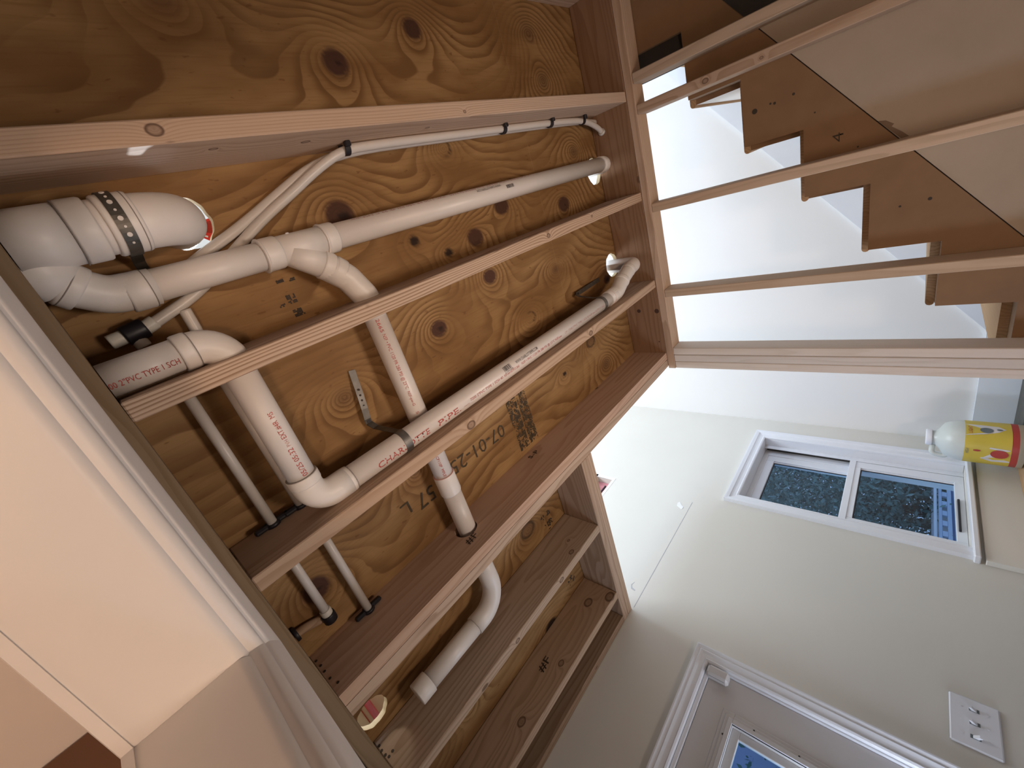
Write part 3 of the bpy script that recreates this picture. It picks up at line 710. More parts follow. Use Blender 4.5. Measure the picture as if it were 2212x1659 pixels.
def sash(x0, x1, z0, z1, y0, y1, fw, top, bot):
    s_ = boxes('sash', [((x0, y0, z0), (x0+fw, y1, z1)), ((x1-fw, y0, z0), (x1, y1, z1)), ((x0+fw, y0, z0), (x1-fw, y1, z0+bot)), ((x0+fw, y0, z1-top), (x1-fw, y1, z1)),
                        ((x0+fw-.012, y0+.010, z0+bot-.012), (x0+fw+.006, y1-.010, z1-top+.012)), ((x1-fw-.006, y0+.010, z0+bot-.012), (x1-fw+.012, y1-.010, z1-top+.012))], M['trim'], w1)
    box('glass_pane', (x0+fw-.005, (y0+y1)/2-.002, z0+bot-.005), (x1-fw+.005, (y0+y1)/2+.002, z1-top+.005), M['glass'], s_, 0)
    boxes('glazing_gasket', [((x0+fw, (y0+y1)/2-.006, z1-top-.006), (x1-fw, (y0+y1)/2-.003, z1-top)), ((x1-fw-.012, (y0+y1)/2-.006, z0+bot), (x1-fw-.004, (y0+y1)/2-.003, z1-top-.006))], M['black'], s_, 0)
    return s_
sash(wx0+.06, wx1-.06, .215, wz1-.028, YW+.107, YW+.15, .058, .05, .03)
s2 = sash(wx0+.036, wx1-.036, wz0+.001, .235, YW+.060, YW+.099, .062, .058, .04)
box('sash_lift', (2.46, YW+.048, -.262), (2.72, YW+.06, -.252), M['black'], s2)
boxes('check_rail', [((wx0+.036, YW+.055, .205), (wx1-.036, YW+.062, .238))], M['trim'], s2)

# ledge of the thicker foundation wall and the skirt that climbs with the stairs
def skirt_z(y): return 1.0037-.837*(y+.2202)
ysk = (1.0037+.31)/.837-.2202
sk = prism('trim_1', [(-.75, FZ), (-.75, skirt_z(-.75)), (ysk, -.31), (YW-.0005, -.31), (YW-.0005, FZ)], 'x', XB-.028, XB-.0005, M['skirt']); sk['kind'] = 'structure'; sk['label'] = 'pale ledge that runs level in the corner and then climbs beside the stairs'
le = box('trim_2', (2.20, YW-.03, FZ), (XB-.029, YW-.0005, -.325), M['cream']); le['kind'] = 'structure'; le['label'] = 'shallow wall ledge below the sash window'

# ---------------------------------------------------------------- switch plate
sp = empty('light_switch_plate', (1.389, YW, -.255), 'grey-white triple toggle switch plate on the cream wall beside the entry door', 'light switch')
bm = bmesh.new(); bx(bm, (1.2965, YW-.0085, -.319), (1.4815, YW-.0003, -.1905), .0045); link('plate', mesh_from(bm, 'p'), M['trim'], sp)
for i, x in enumerate((1.439, 1.389, 1.339)):
    up = 1 if i < 2 else -1
    t = empty('toggle', (x, YW-.009, -.255)); t.parent = sp; t.location = V3(x, YW-.009, -.255)-world_loc(sp)
    bpy.data.objects.remove(t)
    boxes('toggle_slot', [((x-.0068, YW-.0092, -.268), (x+.0068, YW-.0086, -.242))], M['lab_dark'], sp, 0)
    prism('toggle', [(YW-.0087, -.262), (YW-.0087, -.248), (YW-.024, -.255+up*.012+.004), (YW-.024, -.255+up*.012-.004)], 'x', x-.005, x+.005, M['trim'], sp)
    for sz in (-.222, -.288): tube('screw', [(x, YW-.0086, sz), (x, YW-.0098, sz)], .0032, M['trim'], sp, 10)

# ---------------------------------------------------------------- stairs
st = empty('staircase', (2.7, .3, FZ), 'unfinished staircase with a brown notched stringer and pale risers behind the studs', 'staircase')
XS = 2.2015
def nos(k): return (.075+.254*k, .5625-.2085*k)
KR = range(-3, 5)
TX = XS+.095
cutz = lambda k: nos(k)[1]-.003
cuty = lambda k: nos(k)[0]-.025
poly = []
for k in KR: poly += [(cuty(k-1), cutz(k)), (cuty(k), cutz(k))]
yl = cuty(4); poly += [(yl, -.56)]
low = lambda y: .072-.812*(y-.171)
ye = poly[0][0]; poly += [((.072+.56)/.812+.171, -.56), (ye, low(ye))]
sg = prism('stringer', poly, 'x', XS, XS+.125, M['mdf'], st)
prism('stringer', poly, 'x', XB-.062, XB-.029, M['mdf'], st)
text_flat('handwritten_mark', '4', (XS, .128, .226), (0, -1, 0), (-1, 0, 0), .032, .036, M['black_ink'], sg, lift=.001, bold=-.012)
for (y, z, r) in ((-.0718, .5153, .010), (-.0798, .4588, .004), (-.0763, .4446, .005), (-.0848, .3809, .005), (.0022, .3143, .003), (.1626, .1832, .003), (.3984, -.0242, .006), (.4077, .055, .004)):
    tube('nail_hole', [(XS+.002, y, z), (XS-.0006, y, z)], r, M['black_ink'], sg, 12)
for k in KR:
    y, z = nos(k)[0], cutz(k); yb = cuty(k-1)+.0005; n = 6
    if k > -3:
        prof = [(yb, z+.0003), (yb, z+.0275)]+[(y+.006-.0137+.0137*math.sin(math.pi*q/n), z+.0139+.0136*math.cos(math.pi*q/n)) for q in range(n+1)]
        prism('tread', prof, 'x', TX, XB-.030, M['tread'], st)
    box('riser', (TX+.0015, cuty(k)+.0005, cutz(k+1)+.028), (XB-.0305, cuty(k)+.0215, z-.0003 if k > -3 else 1.199), M['white'], st, 0)
    box('riser_edge', (TX, cuty(k)+.0005, cutz(k+1)+.028), (TX+.0014, cuty(k)+.0215, z-.0003 if k > -3 else 1.199), M['mdf'], st, 0)
ld = box('landing', (XS, 1.32, -.56), (XB-.03, YW-.031, -.4805), M['tread']); tag(ld, 'wooden stair landing at the right edge of the photo, under the jug', 'landing')
mt = box('floor_mat', (3.0, 1.34, -.4803), (XB-.031, YW-.032, -.470), M['mat']); tag(mt, 'dark grey mat on the stair landing against the stairwell wall', 'mat')
# tan sheet under the stringer
dwp = [(-.345, low(-.345)-.004), (1.0, low(1.0)-.004), (1.0, FZ), (-.345, FZ)]
dw = prism('drywall_sheet', dwp, 'x', XS+.004, XS+.022, M['sheet']); tag(dw, 'tan drywall sheet closing the space below the stair stringer', 'drywall')
prism('torn_patch', [(.095, low(.095)-.005), (.10, low(.10)-.022), (.118, low(.118)-.03), (.125, low(.125)-.018), (.15, low(.15)-.026), (.185, low(.185)-.03), (.20, low(.20)-.008)], 'x', XS+.0025, XS+.0045, M['patchbrown'], dw)
cl = box('wall_dark_cavity', (XS+.03, -.9, FZ), (XS+.05, -.346, 1.19), M['dark']); cl['kind'] = 'structure'  # near-black sheet, its colour stands for the shade in the open stair cavity

# ---------------------------------------------------------------- jug
jx, jy, jz = 2.93, 1.90, -.480
jg = empty('jug', (jx, jy, jz), 'cloudy plastic jug with a yellow and red label, on the landing at the right edge', 'jug')
def lathe(name, prof, c, mat, parent, n=28, a0=0, a1=2*math.pi, sq=0):
    bm = bmesh.new(); rings = []; closed = abs(a1-a0-2*math.pi) < 1e-6; k = n if closed else n+1
    for r, z in prof:
        rings.append([bm.verts.new(V3(c[0]+r*math.cos(a0+(a1-a0)*j/n)*(1+sq*abs(math.sin(2*(a0+(a1-a0)*j/n)))), c[1]+r*math.sin(a0+(a1-a0)*j/n)*(1+sq*abs(math.sin(2*(a0+(a1-a0)*j/n)))), c[2]+z)) for j in range(k)])
    for a, b in zip(rings[:-1], rings[1:]):
        for j in range(n): bm.faces.new((a[j], a[(j+1) % k], b[(j+1) % k], b[j]))
    if closed: bm.faces.new(rings[0][::-1]); bm.faces.new(rings[-1])
    o = link(name, mesh_from(bm, name), mat, parent)
    for p in o.data.polygons: p.use_smooth = len(p.vertices) == 4
    return o
R_ = .110
lathe('body', [(.085, .0), (R_, .008), (R_, .20), (R_*.985, .235), (R_*.93, .265), (R_*.80, .297), (.055, .318), (.040, .332), (.038, .352)], (jx, jy, jz), M['jug'], jg, sq=.06)
lathe('cap', [(.046, .346), (.047, .350), (.047, .368), (.044, .372)], (jx, jy, jz), M['cap'], jg, 24)
tube('handle', fillet([(jx-.03, jy+.055, jz+.26), (jx-.04, jy+.095, jz+.29), (jx-.04, jy+.085, jz+.345), (jx-.01, jy+.03, jz+.34)], .02, 5), .013, M['jug'], jg, 12)
def label(name, a0, a1, z0, z1, mat, rr=1.006):
    o = lathe(name, [(R_*rr, z0), (R_*rr, z1)], (jx, jy, jz), mat, jg, 24, a0, a1, .06); return o
A = math.pi
label('label', A*.45, A*2.1, .055, .222, M['lab_yellow'], 1.006)
label('label_band', A*.45, A*2.1, .030, .0545, M['lab_red'], 1.006)
def lab_poly(name, pts, mat, rr):
    bm = bmesh.new(); q = []
    for a, z in pts: f = 1+.06*abs(math.sin(2*a)); q.append(bm.verts.new(V3(jx+R_*rr*f*math.cos(a), jy+R_*rr*f*math.sin(a), jz+z)))
    ctr = bm.verts.new(sum((v.co for v in q), Vector())/len(q)*1.0)
    ca = sum(p[0] for p in pts)/len(pts); cz = sum(p[1] for p in pts)/len(pts); f = 1+.06*abs(math.sin(2*ca)); ctr.co = V3(jx+R_*rr*f*math.cos(ca), jy+R_*rr*f*math.sin(ca), jz+cz)
    for i in range(len(q)): bm.faces.new((q[i], q[(i+1) % len(q)], ctr))
    return link(name, mesh_from(bm, name), mat, jg)
def ell(ca, cz, ra, rz, n=18): return [(ca+ra*math.cos(2*A*i/n), cz+rz*math.sin(2*A*i/n)) for i in range(n)]
cA = math.atan2(-jy, -jx) % (2*A)
lab_poly('label_panel', [(cA+.28, .221), (cA+1.0, .221), (cA+1.0, .16), (cA+.95, .10), (cA+.75, .075), (cA+.55, .10), (cA+.40, .15)], M['lab_white'], 1.014)
lab_poly('label_panel', [(cA-.85, .16), (cA-.2, .13), (cA-.25, .06), (cA-.95, .056), (cA-1.0, .12)], M['lab_white'], 1.014)
lab_poly('label_emblem', ell(cA+.62, .145, .16, .024), M['lab_dark'], 1.024)
lab_poly('label_emblem', ell(cA-.52, .095, .22, .032), M['lab_red'], 1.028)
lab_poly('label_emblem', ell(cA-.42, .176, .05, .014), M['lab_red'], 1.022)
lab_poly('label_emblem', ell(cA+.70, .098, .05, .011), M['lab_dark'], 1.026)
def jug_text(body, a0, z, h, wid, mat):
    me, co = fit_text(body, wid, h, .0)
    for v, c in zip(me.vertices, co):
        a = a0+float(c[0])/R_; f = 1+.06*abs(math.sin(2*a)); v.co = V3(jx+R_*1.03*f*math.cos(a), jy+R_*1.03*f*math.sin(a), jz+z+float(c[1]))
    link('label_lettering', me, mat, jg)
jug_text('LIGHT', cA+.40, .196, .016, .046, M['lab_red'])
jug_text('HIGH', cA-.62, .205, .014, .03, M['lab_dark'])

# ---------------------------------------------------------------- drain pipes
r2 = .0330; hub = .0385
# --- network one: fixture elbow, combo fitting, long run with wye and branch
n1 = empty('drain_pipe', (.6, -.07, 1.13), 'white drain pipe with the large strapped elbow, a wye and a branch through the header', 'pipe')
r3 = .0487; h3 = .0545; za = 1.09; ya = -.187
elb = fillet([(.257, -.183, 1.34), (.257, -.183, za), (.150, ya, za)], .083, 12)
tube('large_elbow', elb, r3*1.04, M['pvc_fit'], n1, 32)
socket('elbow_hub', (.180, ya, za), (.128, ya, za), h3, M['pvc_fit'], n1, n=32)
socket('elbow_hub', (.1745, ya, za), (.1715, ya, za), h3*1.012, M['gap'], n1, n=32)
tube('pipe_section', [(.132, ya, za), (.112, ya, za)], r3, M['pvc'], n1, 32)
socket('combo_hub', (.116, ya, za), (.078, ya, za), h3*1.02, M['pvc_fit'], n1, n=32)
socket('combo_hub', (.0785, ya, za), (.0765, ya, za), h3*1.035, M['gap'], n1, n=32)
tube('combo_fitting', [(.08, ya, za), (-.0065, ya, za)], h3*.97, M['pvc_fit'], n1, 32)
br = fillet([(-.006, -.175, 1.10), (.012, -.142, 1.108), (.034, -.108, 1.118), (.078, -.076, 1.128), (.150, -.071, 1.13)], .06, 6)
tube('branch_bend', br, [r2*1.34 if i < len(br)*.35 else r2*1.10 for i in range(len(br))], M['pvc_fit'], n1, 28)
socket('branch_hub', (.026, -.118, 1.115), (.045, -.098, 1.120), hub*1.10, M['pvc_fit'], n1)
socket('branch_hub', (.030, -.1138, 1.116), (.0318, -.1119, 1.1165), hub*1.12, M['gap'], n1)
socket('branch_hub', (.100, -.0715, 1.13), (.140, -.071, 1.13), hub, M['pvc_fit'], n1)
socket('branch_hub', (.1385, -.071, 1.13), (.1405, -.071, 1.13), hub*1.01, M['gap'], n1)
YA, ZA = -.072, 1.13
tube('pipe_section', [(.135, YA, ZA), (.40, YA, ZA)], r2, M['pvc'], n1, 28)
# wye
socket('wye_hub', (.372, YA, ZA), (.412, YA, ZA), hub*1.01, M['pvc_fit'], n1)
socket('wye_hub', (.368, YA, ZA), (.3735, YA, ZA), hub*1.06, M['pvc'], n1)
socket('wye_hub', (.5285, YA, ZA), (.562, YA, ZA), hub*1.01, M['pvc_fit'], n1)
socket('wye_hub', (.5245, YA, ZA), (.530, YA, ZA), hub*1.06, M['pvc'], n1)
tube('wye_body', [(.40, YA, ZA), (.535, YA, ZA)], r2*1.08, M['pvc_fit'], n1, 28)
tube('wye_branch', [(.435, YA+.005, ZA), (.5065, -.010, ZA)], r2*1.08, M['pvc_fit'], n1, 28)
socket('wye_hub', (.497, -.0175, ZA), (.519, .000, ZA), hub, M['pvc_fit'], n1)
socket('elbow_hub', (.521, .0015, ZA), (.541, .022, ZA), hub*.98, M['pvc_fit'], n1)
tube('branch_elbow', fillet([(.500, -.015, ZA), (.550, .035, ZA), (.580, .10, ZA), (.580, .16, ZA)], .06, 8), r2*1.12, M['pvc_fit'], n1, 28)
socket('elbow_hub', (.580, .108, ZA), (.580, .135, ZA), hub, M['pvc_fit'], n1)
tube('pipe_section', [(.580, .13, ZA), (.580, .745, ZA)], r2, M['pvc'], n1, 28)
socket('coupling', (.580, .735, ZA), (.580, .815, ZA), hub*.975, M['pvc_fit'], n1)
socket('coupling_primer', (.580, .7345, ZA), (.580, .737, ZA), hub*.985, M['primer'], n1)
tube('pipe_section', [(.580, .81, ZA), (.580, 1.12, ZA)], r2*1.03, M['pvc'], n1, 28)
DY, DZ = 1.350, 1.118
e5 = fillet([(.580, 1.12, ZA), (.580, 1.27, ZA-.004), (.545, DY, DZ), (.44, DY, DZ)], [.09, .10], 10)
tube('long_elbow', e5, r2*1.12, M['pvc_fit'], n1, 28)
socket('elbow_hub', (.580, 1.135, ZA), (.580, 1.18, ZA), hub*.98, M['pvc_fit'], n1)
socket('elbow_primer', (.580, 1.1795, ZA), (.580, 1.1815, ZA), hub*.99, M['gap'], n1)
socket('elbow_primer', (.4585, DY, DZ), (.456, DY, DZ), hub*.93, M['primer'], n1)
tube('pipe_section', [(.457, DY, DZ), (.20, DY, DZ)], r2, M['pvc'], n1, 28)
# open coupling at the end
bm = bmesh.new(); ringdat = [(.215, hub*.96), (.214, hub), (.162, hub), (.160, hub*.97), (.161, r2*.96), (.20, r2*.9)]
sweep_bm(bm, [(x, DY, DZ) for x, _ in ringdat], [q for _, q in ringdat], 28, False)
o = link('open_coupling', mesh_from(bm, 'oc'), M['pvc_fit'], n1, smooth=True)
# upper run past the wye
tube('pipe_section', [(.555, YA, ZA), (2.0, YA+.002, ZA)], r2, M['pvc'], n1, 28)
tube('end_elbow', fillet([(1.985, YA+.002, ZA), (2.045, YA+.004, ZA), (2.045, -.066, 1.30)], .030, 8), r2*1.1, M['pvc_fit'], n1, 28)
box('mould_tab', (.442, YA-.037, ZA-.012), (.452, YA-.032, ZA-.006), M['cap'], n1)
# lettering of network one
UPX = (1, 0, 0)
text_pipe('printed_lettering', 'WWW.CHARLOTTEPIPE.COM', (1.231, YA, ZA), (-1, 0, 0), -43, r2, .125, .010, M['grey_ink'], n1)
bars_pipe('printed_barcode', (1.2965, YA, ZA), (-1, 0, 0), -26, r2, .042, .0125, M['grey_ink'], n1, 3)
text_pipe('printed_lettering', '2" PVC TYPE 1 SCH 40 NSF-dwv ASTM D 2665   PVC 1120 PR 280 PSI @ 23 C NSF-pw', (1.42, YA, ZA), (-1, 0, 0), -64, r2, .80, .009, M['red_faint'], n1)
text_pipe('printed_lettering', '2665', (.580, .166, ZA), (0, 1, 0), -33, r2, .040, .011, M['red_ink'], n1)
text_pipe('printed_lettering', 'NSF \u2022 PVC 1120 PR 280 PSI @ 23\u00b0C', (.580, .213, ZA), (0, 1, 0), -31, r2, .180, .0105, M['red_ink'], n1)
text_pipe('printed_lettering', 'NSF-pw-G', (.580, .402, ZA), (0, 1, 0), -31, r2, .050, .009, M['red_ink'], n1)
text_pipe('printed_lettering', 'S', (.580, .474, ZA), (0, 1, 0), -31, r2, .008, .009, M['red_ink'], n1)
text_pipe('printed_lettering', '\u2022 CP110P  MPLE', (.580, .640, ZA), (0, 1, 0), -31, r2, .090, .010, M['red_ink'], n1)
text_pipe('printed_lettering', 'CHARLOTTE PIPE', (.445, DY, DZ), (-1, 0, 0), 38, r2, .26, .012, M['red_faint'], n1)
bars_pipe('printed_barcode', (.466, DY, DZ), (-1, 0, 0), -30, r2, .010, .012, M['grey_ink'], n1, 4)

# --- network two: short run, elbow, cross run, elbow, long lettered run, offset
n2 = empty('drain_pipe', (.6, .51, 1.06), 'white drain pipe with big red lettering, running beside the joist with the round knot', 'pipe')
zb2 = 1.06; yL = .066; xC = .191; yV = .5125
tube('pipe_section', [(-.0065, yL, zb2), (.125, yL, zb2)], r2, M['pvc'], n2, 28)
socket('elbow_hub', (.112, yL, zb2), (.138, yL, zb2), hub, M['pvc_fit'], n2)
socket('elbow_hub', (.1375, yL, zb2), (.140, yL, zb2), hub*.985, M['gap'], n2)
tube('elbow', fillet([(.13, yL, zb2), (xC, yL, zb2), (xC, .125, zb2)], .052, 10), r2*1.08, M['pvc_fit'], n2, 28)
tube('pipe_section', [(xC, .10, zb2), (xC, .45, zb2)], r2, M['pvc'], n2, 28)
socket('elbow_hub', (xC, .428, zb2), (xC, .455, zb2), hub, M['pvc_fit'], n2)
socket('elbow_hub', (xC, .4268, zb2), (xC, .4292, zb2), hub*.985, M['gap'], n2)
tube('elbow', fillet([(xC, .44, zb2), (xC, yV, zb2), (.28, yV, zb2)], .050, 10), r2*1.12, M['pvc_fit'], n2, 28)
socket('elbow_hub', (.262, yV, zb2), (.290, yV, zb2), hub*.95, M['pvc_fit'], n2)
socket('elbow_hub', (.2895, yV, zb2), (.292, yV, zb2), hub*.94, M['gap'], n2)
tube('pipe_section', [(.28, yV, zb2), (1.74, yV, zb2)], r2, M['pvc'], n2, 28)
off = fillet([(1.70, yV, zb2), (1.80, yV-.003, zb2), (1.885, .470, zb2+.004), (1.98, .442, zb2+.008), (2.05, .436, zb2+.010), (2.05, .432, 1.32)], [.08, .06, .05, .030], 7)
tube('offset_bend', off, r2*1.09, M['pvc_fit'], n2, 28)
socket('elbow_primer', (1.726, yV, zb2), (1.7285, yV, zb2), hub*.96, M['primer'], n2)
socket('elbow_hub', (1.728, yV, zb2), (1.765, yV-.001, zb2), hub*.95, M['pvc_fit'], n2)
socket('elbow_hub', (1.865, .4795, zb2+.003), (1.885, .4700, zb2+.004), hub, M['pvc_fit'], n2)
socket('elbow_hub', (1.95, .4505, zb2+.0065), (1.975, .4436, zb2+.0077), hub*.96, M['pvc_fit'], n2)
# lettering: reading along +x, text 'up' towards -y (up in the photo)
def vt(body, s0, th, L, h, mat, bold=0.0): text_pipe('printed_lettering', body, (s0, yV, zb2), (1, 0, 0), th, r2, L, h, mat, n2, bold=bold)
vt('CHARLOTTE', .358, -25, .185, .0195, M['red_ink'], .004); vt('PIPE.', .580, -25, .096, .0195, M['red_ink'], .004)
vt('CHARLOTTE', .69, -19, .024, .005, M['red_faint'])
vt('7200 2"PVC TYPE 1 SCH 40', .722, -9, .165, .0095, M['red_ink'])
vt('NSF-dwv ASTM D 2665', .895, -9, .085, .0095, M['red_ink'])
vt('NSF \u2022 PVC 1120 PR 280 PSI @ 23\u00b0C NSF-pw', .995, -8, .265, .0095, M['red_ink'])
vt('CP \u2022 7200 2"PVC TYPE 1 SCH 40 NSF-dwv ASTM D 2665', 1.285, -8, .33, .0095, M['red_faint'])
vt('WWW.CHARLOTTEPIPE.COM', .9716, 18, .132, .0125, M['grey_ink'], .004)
bars_pipe('printed_barcode', (.905, yV, zb2), (1, 0, 0), 18, r2, .040, .018, M['grey_ink'], n2, 1)
vt('6 11942 03993', .905, 6, .044, .006, M['grey_ink'])
text_pipe('printed_lettering', '05/25 05:32', (xC, .423, zb2), (0, -1, 0), -14, r2, .078, .013, M['red_ink'], n2)
text_pipe('printed_lettering', 'PVH', (xC, .339, zb2), (0, -1, 0), -14, r2, .018, .010, M['red_faint'], n2)
text_pipe('printed_lettering', 'EXT.#4R  MS', (xC, .317, zb2), (0, -1, 0), -15, r2, .070, .012, M['red_ink'], n2)
text_pipe('printed_lettering', '00 2"PVC TYPE 1 SCH', (-.006, yL, zb2), (1, 0, 0), -26, r2, .112, .012, M['red_ink'], n2)

# ---------------------------------------------------------------- pipe straps
def band(name, ax0, ax, width, r, a0, a1, mat, parent, n=20):
    """strap wrapped round a pipe: angles in degrees measured from straight down towards e2"""
    bm = bmesh.new(); ax = Vector(ax).normalized(); dn = Vector((0, 0, -1)); e2 = dn.cross(ax); rows = []
    for i in range(n+1):
        th = math.radians(a0+(a1-a0)*i/n)
        q = Vector(ax0)+(dn*math.cos(th)+e2*math.sin(th))*r; q2 = Vector(ax0)+(dn*math.cos(th)+e2*math.sin(th))*(r+.0022)
        rows.append([bm.verts.new(V3(*(p+ax*w))) for p in (q, q2) for w in (-width/2, width/2)])
    for a, b in zip(rows[:-1], rows[1:]):
        for i, j in ((0, 1), (1, 3), (3, 2), (2, 0)): bm.faces.new((a[i], a[j], b[j], b[i]))
    bm.faces.new((rows[0][0], rows[0][1], rows[0][3], rows[0][2])); bm.faces.new((rows[-1][0], rows[-1][1], rows[-1][3], rows[-1][2]))
    return link(name, mesh_from(bm, name), mat, parent)
def ribbon(name, pts, width, side, mat, parent, th=.002):
    bm = bmesh.new(); P = [Vector(p) for p in pts]; rows = []
    sd = Vector(side).normalized()
    for i, p in enumerate(P):
        t = (P[min(i+1, len(P)-1)]-P[max(i-1, 0)]).normalized(); s_ = (sd-t*sd.dot(t)).normalized(); n_ = t.cross(s_)
        rows.append([bm.verts.new(V3(*(p+s_*a*width/2+n_*b*th/2))) for a, b in ((-1, -1), (1, -1), (1, 1), (-1, 1))])
    for a, b in zip(rows[:-1], rows[1:]):
        for i in range(4): bm.faces.new((a[i], a[(i+1) % 4], b[(i+1) % 4], b[i]))
    bm.faces.new(rows[0]); bm.faces.new(rows[-1][::-1])
    return link(name, mesh_from(bm, name), mat, parent)
def dot(name, p, n, r, mat, parent): 
    p = Vector(p); n = Vector(n).normalized(); return tube(name, [p-n*.0005, p+n*.0012], r, mat, parent, 12, False)
s1 = empty('hanger_strap', (.15, ya, za), 'dark perforated steel strap slung under the large elbow', 'strap')
band('strap_band', (.149, ya, za), (1, 0, 0), .021, h3*1.015, -118, 100, M['galv_dark'], s1, 28)
for i, a in enumerate((-62, -45, -31, -15, 0, 14, 28, 44)):
    th = math.radians(-a); dnv = Vector((0, 0, -1)); e2 = dnv.cross(Vector((1, 0, 0))); n_ = dnv*math.cos(th)+e2*math.sin(th)
    dot('strap_hole', Vector((.149, ya, za))+n_*(h3*1.015+.0022), n_, .0042 if i % 2 == 0 else .0022, M['pvc'], s1)
ribbon('strap_tail', [(.151, ya+.050, za+.024), (.155, ya+.062, za+.075), (.158, ya+.075, 1.192), (.160, ya+.10, 1.1945)], .021, (1, 0, 0), M['galv_dark'], s1)
ribbon('strap_tail', [(.149, ya-.050, za+.027), (.149, ya-.056, za+.07), (.149, ya-.058, 1.196)], .021, (1, 0, 0), M['galv_dark'], s1)
s2_ = empty('hanger_strap', (.466, yV, zb2), 'grey steel strap round the red-lettered pipe, its free tail nailed to the plywood', 'strap')
band('strap_band', (.466, yV, zb2), (1, 0, 0), .023, r2*1.01, -70, 105, M['galv'], s2_, 24)
ribbon('strap_tail', [(.473, .287, 1.1955), (.466, .32, 1.188), (.458, .36, 1.180), (.450, .405, 1.176), (.4445, .438, 1.177), (.4445, .452, 1.181)], .021, (1, .12, 0), M['galv'], s2_)
ribbon('strap_tail', [(.4445, .452, 1.181), (.452, .470, 1.165), (.464, yV-.034, 1.10), (.466, yV-.0335, 1.06)], .021, (1, .12, 0), M['galv_dark'], s2_)
for i, (x, y) in enumerate(((.4605, .345), (.457, .362), (.4545, .378), (.452, .395), (.4495, .411))): dot('strap_hole', (x, y, 1.1765-.0005*i+.002), (0, 0, -1), .0032, M['black_ink'], s2_)
dot('strap_screw', (.4455, .447, 1.178), (0, 0, -1), .0058, M['black'], s2_)
s3_ = empty('hanger_strap', (1.637, yV, zb2), 'thin steel strap round the far end of the red-lettered pipe', 'strap')
band('strap_band', (1.637, yV, zb2), (1, 0, 0), .020, r2*1.01, -70, 110, M['galv'], s3_, 24)
ribbon('strap_tail', [(1.885, .455, 1.196), (1.80, .452, 1.185), (1.70, .452, 1.178), (1.63, .452, 1.176)], .020, (0, 1, 0), M['galv_dark'], s3_)
ribbon('strap_tail', [(1.63, .452, 1.176), (1.628, .462, 1.16), (1.634, yV-.034, 1.09), (1.637, yV-.0335, 1.06)], .020, (1, .1, 0), M['galv_dark'], s3_)
dot('strap_screw', (1.645, .452, 1.175), (0, 0, -1), .0055, M['black'], s3_)

# ---------------------------------------------------------------- water tubing
rp = .0122
def smooth(pts, it=3):
    pts = [Vector(p) for p in pts]
    for _ in range(it):
        out = [pts[0]]
        for a, b in zip(pts[:-1], pts[1:]): out += [a*.75+b*.25, a*.25+b*.75]
        out.append(pts[-1]); pts = out
    return pts
t1 = empty('water_tube', (1.0, -.273, 1.13), 'white water tube clipped along the joist that swings down to a black fitting', 'tube')
tube('tubing', smooth([(2.0985, -.205, 1.145), (2.06, -.235, 1.145), (1.95, -.268, 1.143), (1.80, -.274, 1.140), (1.6, -.274, 1.132), (1.3, -.274, 1.132), (1.0, -.274, 1.126), (.78, -.274, 1.126), (.69, -.272, 1.130), (.61, -.243, 1.150), (.52, -.198, 1.168), (.43, -.157, 1.176), (.33, -.100, 1.180), (.225, -.037, 1.178), (.117, -.004, 1.173)], 2), rp, M['pex'], t1, 14)
tube('tube_collar', [(2.088, -.214, 1.145), (2.097, -.206, 1.145)], rp*1.35, M['pexfit'], t1, 14)
tube('tee_branch', smooth([(.181, -.012, 1.174), (.180, .06, 1.176), (.150, .13, 1.172)], 2), rp, M['pex'], t1, 14)
socket('fitting_sleeve', (.122, -.007, 1.173), (.098, .0005, 1.173), rp*1.25, M['pexfit'], t1, n=14)
socket('black_coupling', (.102, -.002, 1.173), (.062, .003, 1.173), rp*1.75, M['black'], t1, n=14)
socket('fitting_sleeve', (.064, .003, 1.173), (.036, .0055, 1.173), rp*1.25, M['pexfit'], t1, n=14)
socket('fitting_sleeve', (.078, .003, 1.173), (.082, .034, 1.173), rp*1.15, M['pexfit'], t1, n=14)
t2 = empty('water_tube', (.5, -.23, 1.17), 'white water tube that runs beside its twin and dives above the large elbow pipe', 'tube')
tube('tubing', smooth([(2.0985, -.262, 1.175), (1.95, -.2735, 1.168), (1.6, -.2745, 1.1615), (1.0, -.2745, 1.157), (.72, -.2745, 1.158), (.60, -.252, 1.170), (.50, -.208, 1.184), (.42, -.171, 1.1865), (.345, -.139, 1.1865), (.259, -.107, 1.1865), (.19, -.075, 1.1865)], 2), rp, M['pex'], t2, 14)
def clip(name, c, label, ax=(1, 0, 0)):
    e = empty(name, c, label, 'clip', 'tube clips on the joist')
    x, y, z = c
    bm = bmesh.new(); n = 10
    for a, b in ((-.008, .008),):
        rows = []
        for i in range(n+1):
            th = math.pi*i/n-math.pi/2
            for_r = []
            for rr in (rp*1.08, rp*1.45):
                for xx in (a, b): for_r.append(bm.verts.new(V3(x+xx, y+rr*math.cos(th), z+rr*math.sin(th)*1.0)))
            rows.append(for_r)
        for q, w in zip(rows[:-1], rows[1:]):
            for i, j in ((0, 1), (1, 3), (3, 2), (2, 0)): bm.faces.new((q[i], q[j], w[j], w[i]))
        for q in (rows[0], rows[-1]): bm.faces.new((q[0], q[1], q[3], q[2]))
    link('clip_hook', mesh_from(bm, 'ck'), M['black'], e)
    box('clip_foot', (x-.008, -.2868, z-rp*1.45-.010), (x+.008, y, z-rp*1.06), M['black'], e)
    box('clip_foot', (x-.008, -.2868, z+rp*1.06), (x+.008, y+.006, z+rp*1.5), M['black'], e)
    return e
clip('tube_clip', (.695, -.2735, 1.128), 'black tube clip at the bend where the tubes leave the joist')
clip('tube_clip', (1.357, -.274, 1.132), 'black tube clip at the middle of the joist run')
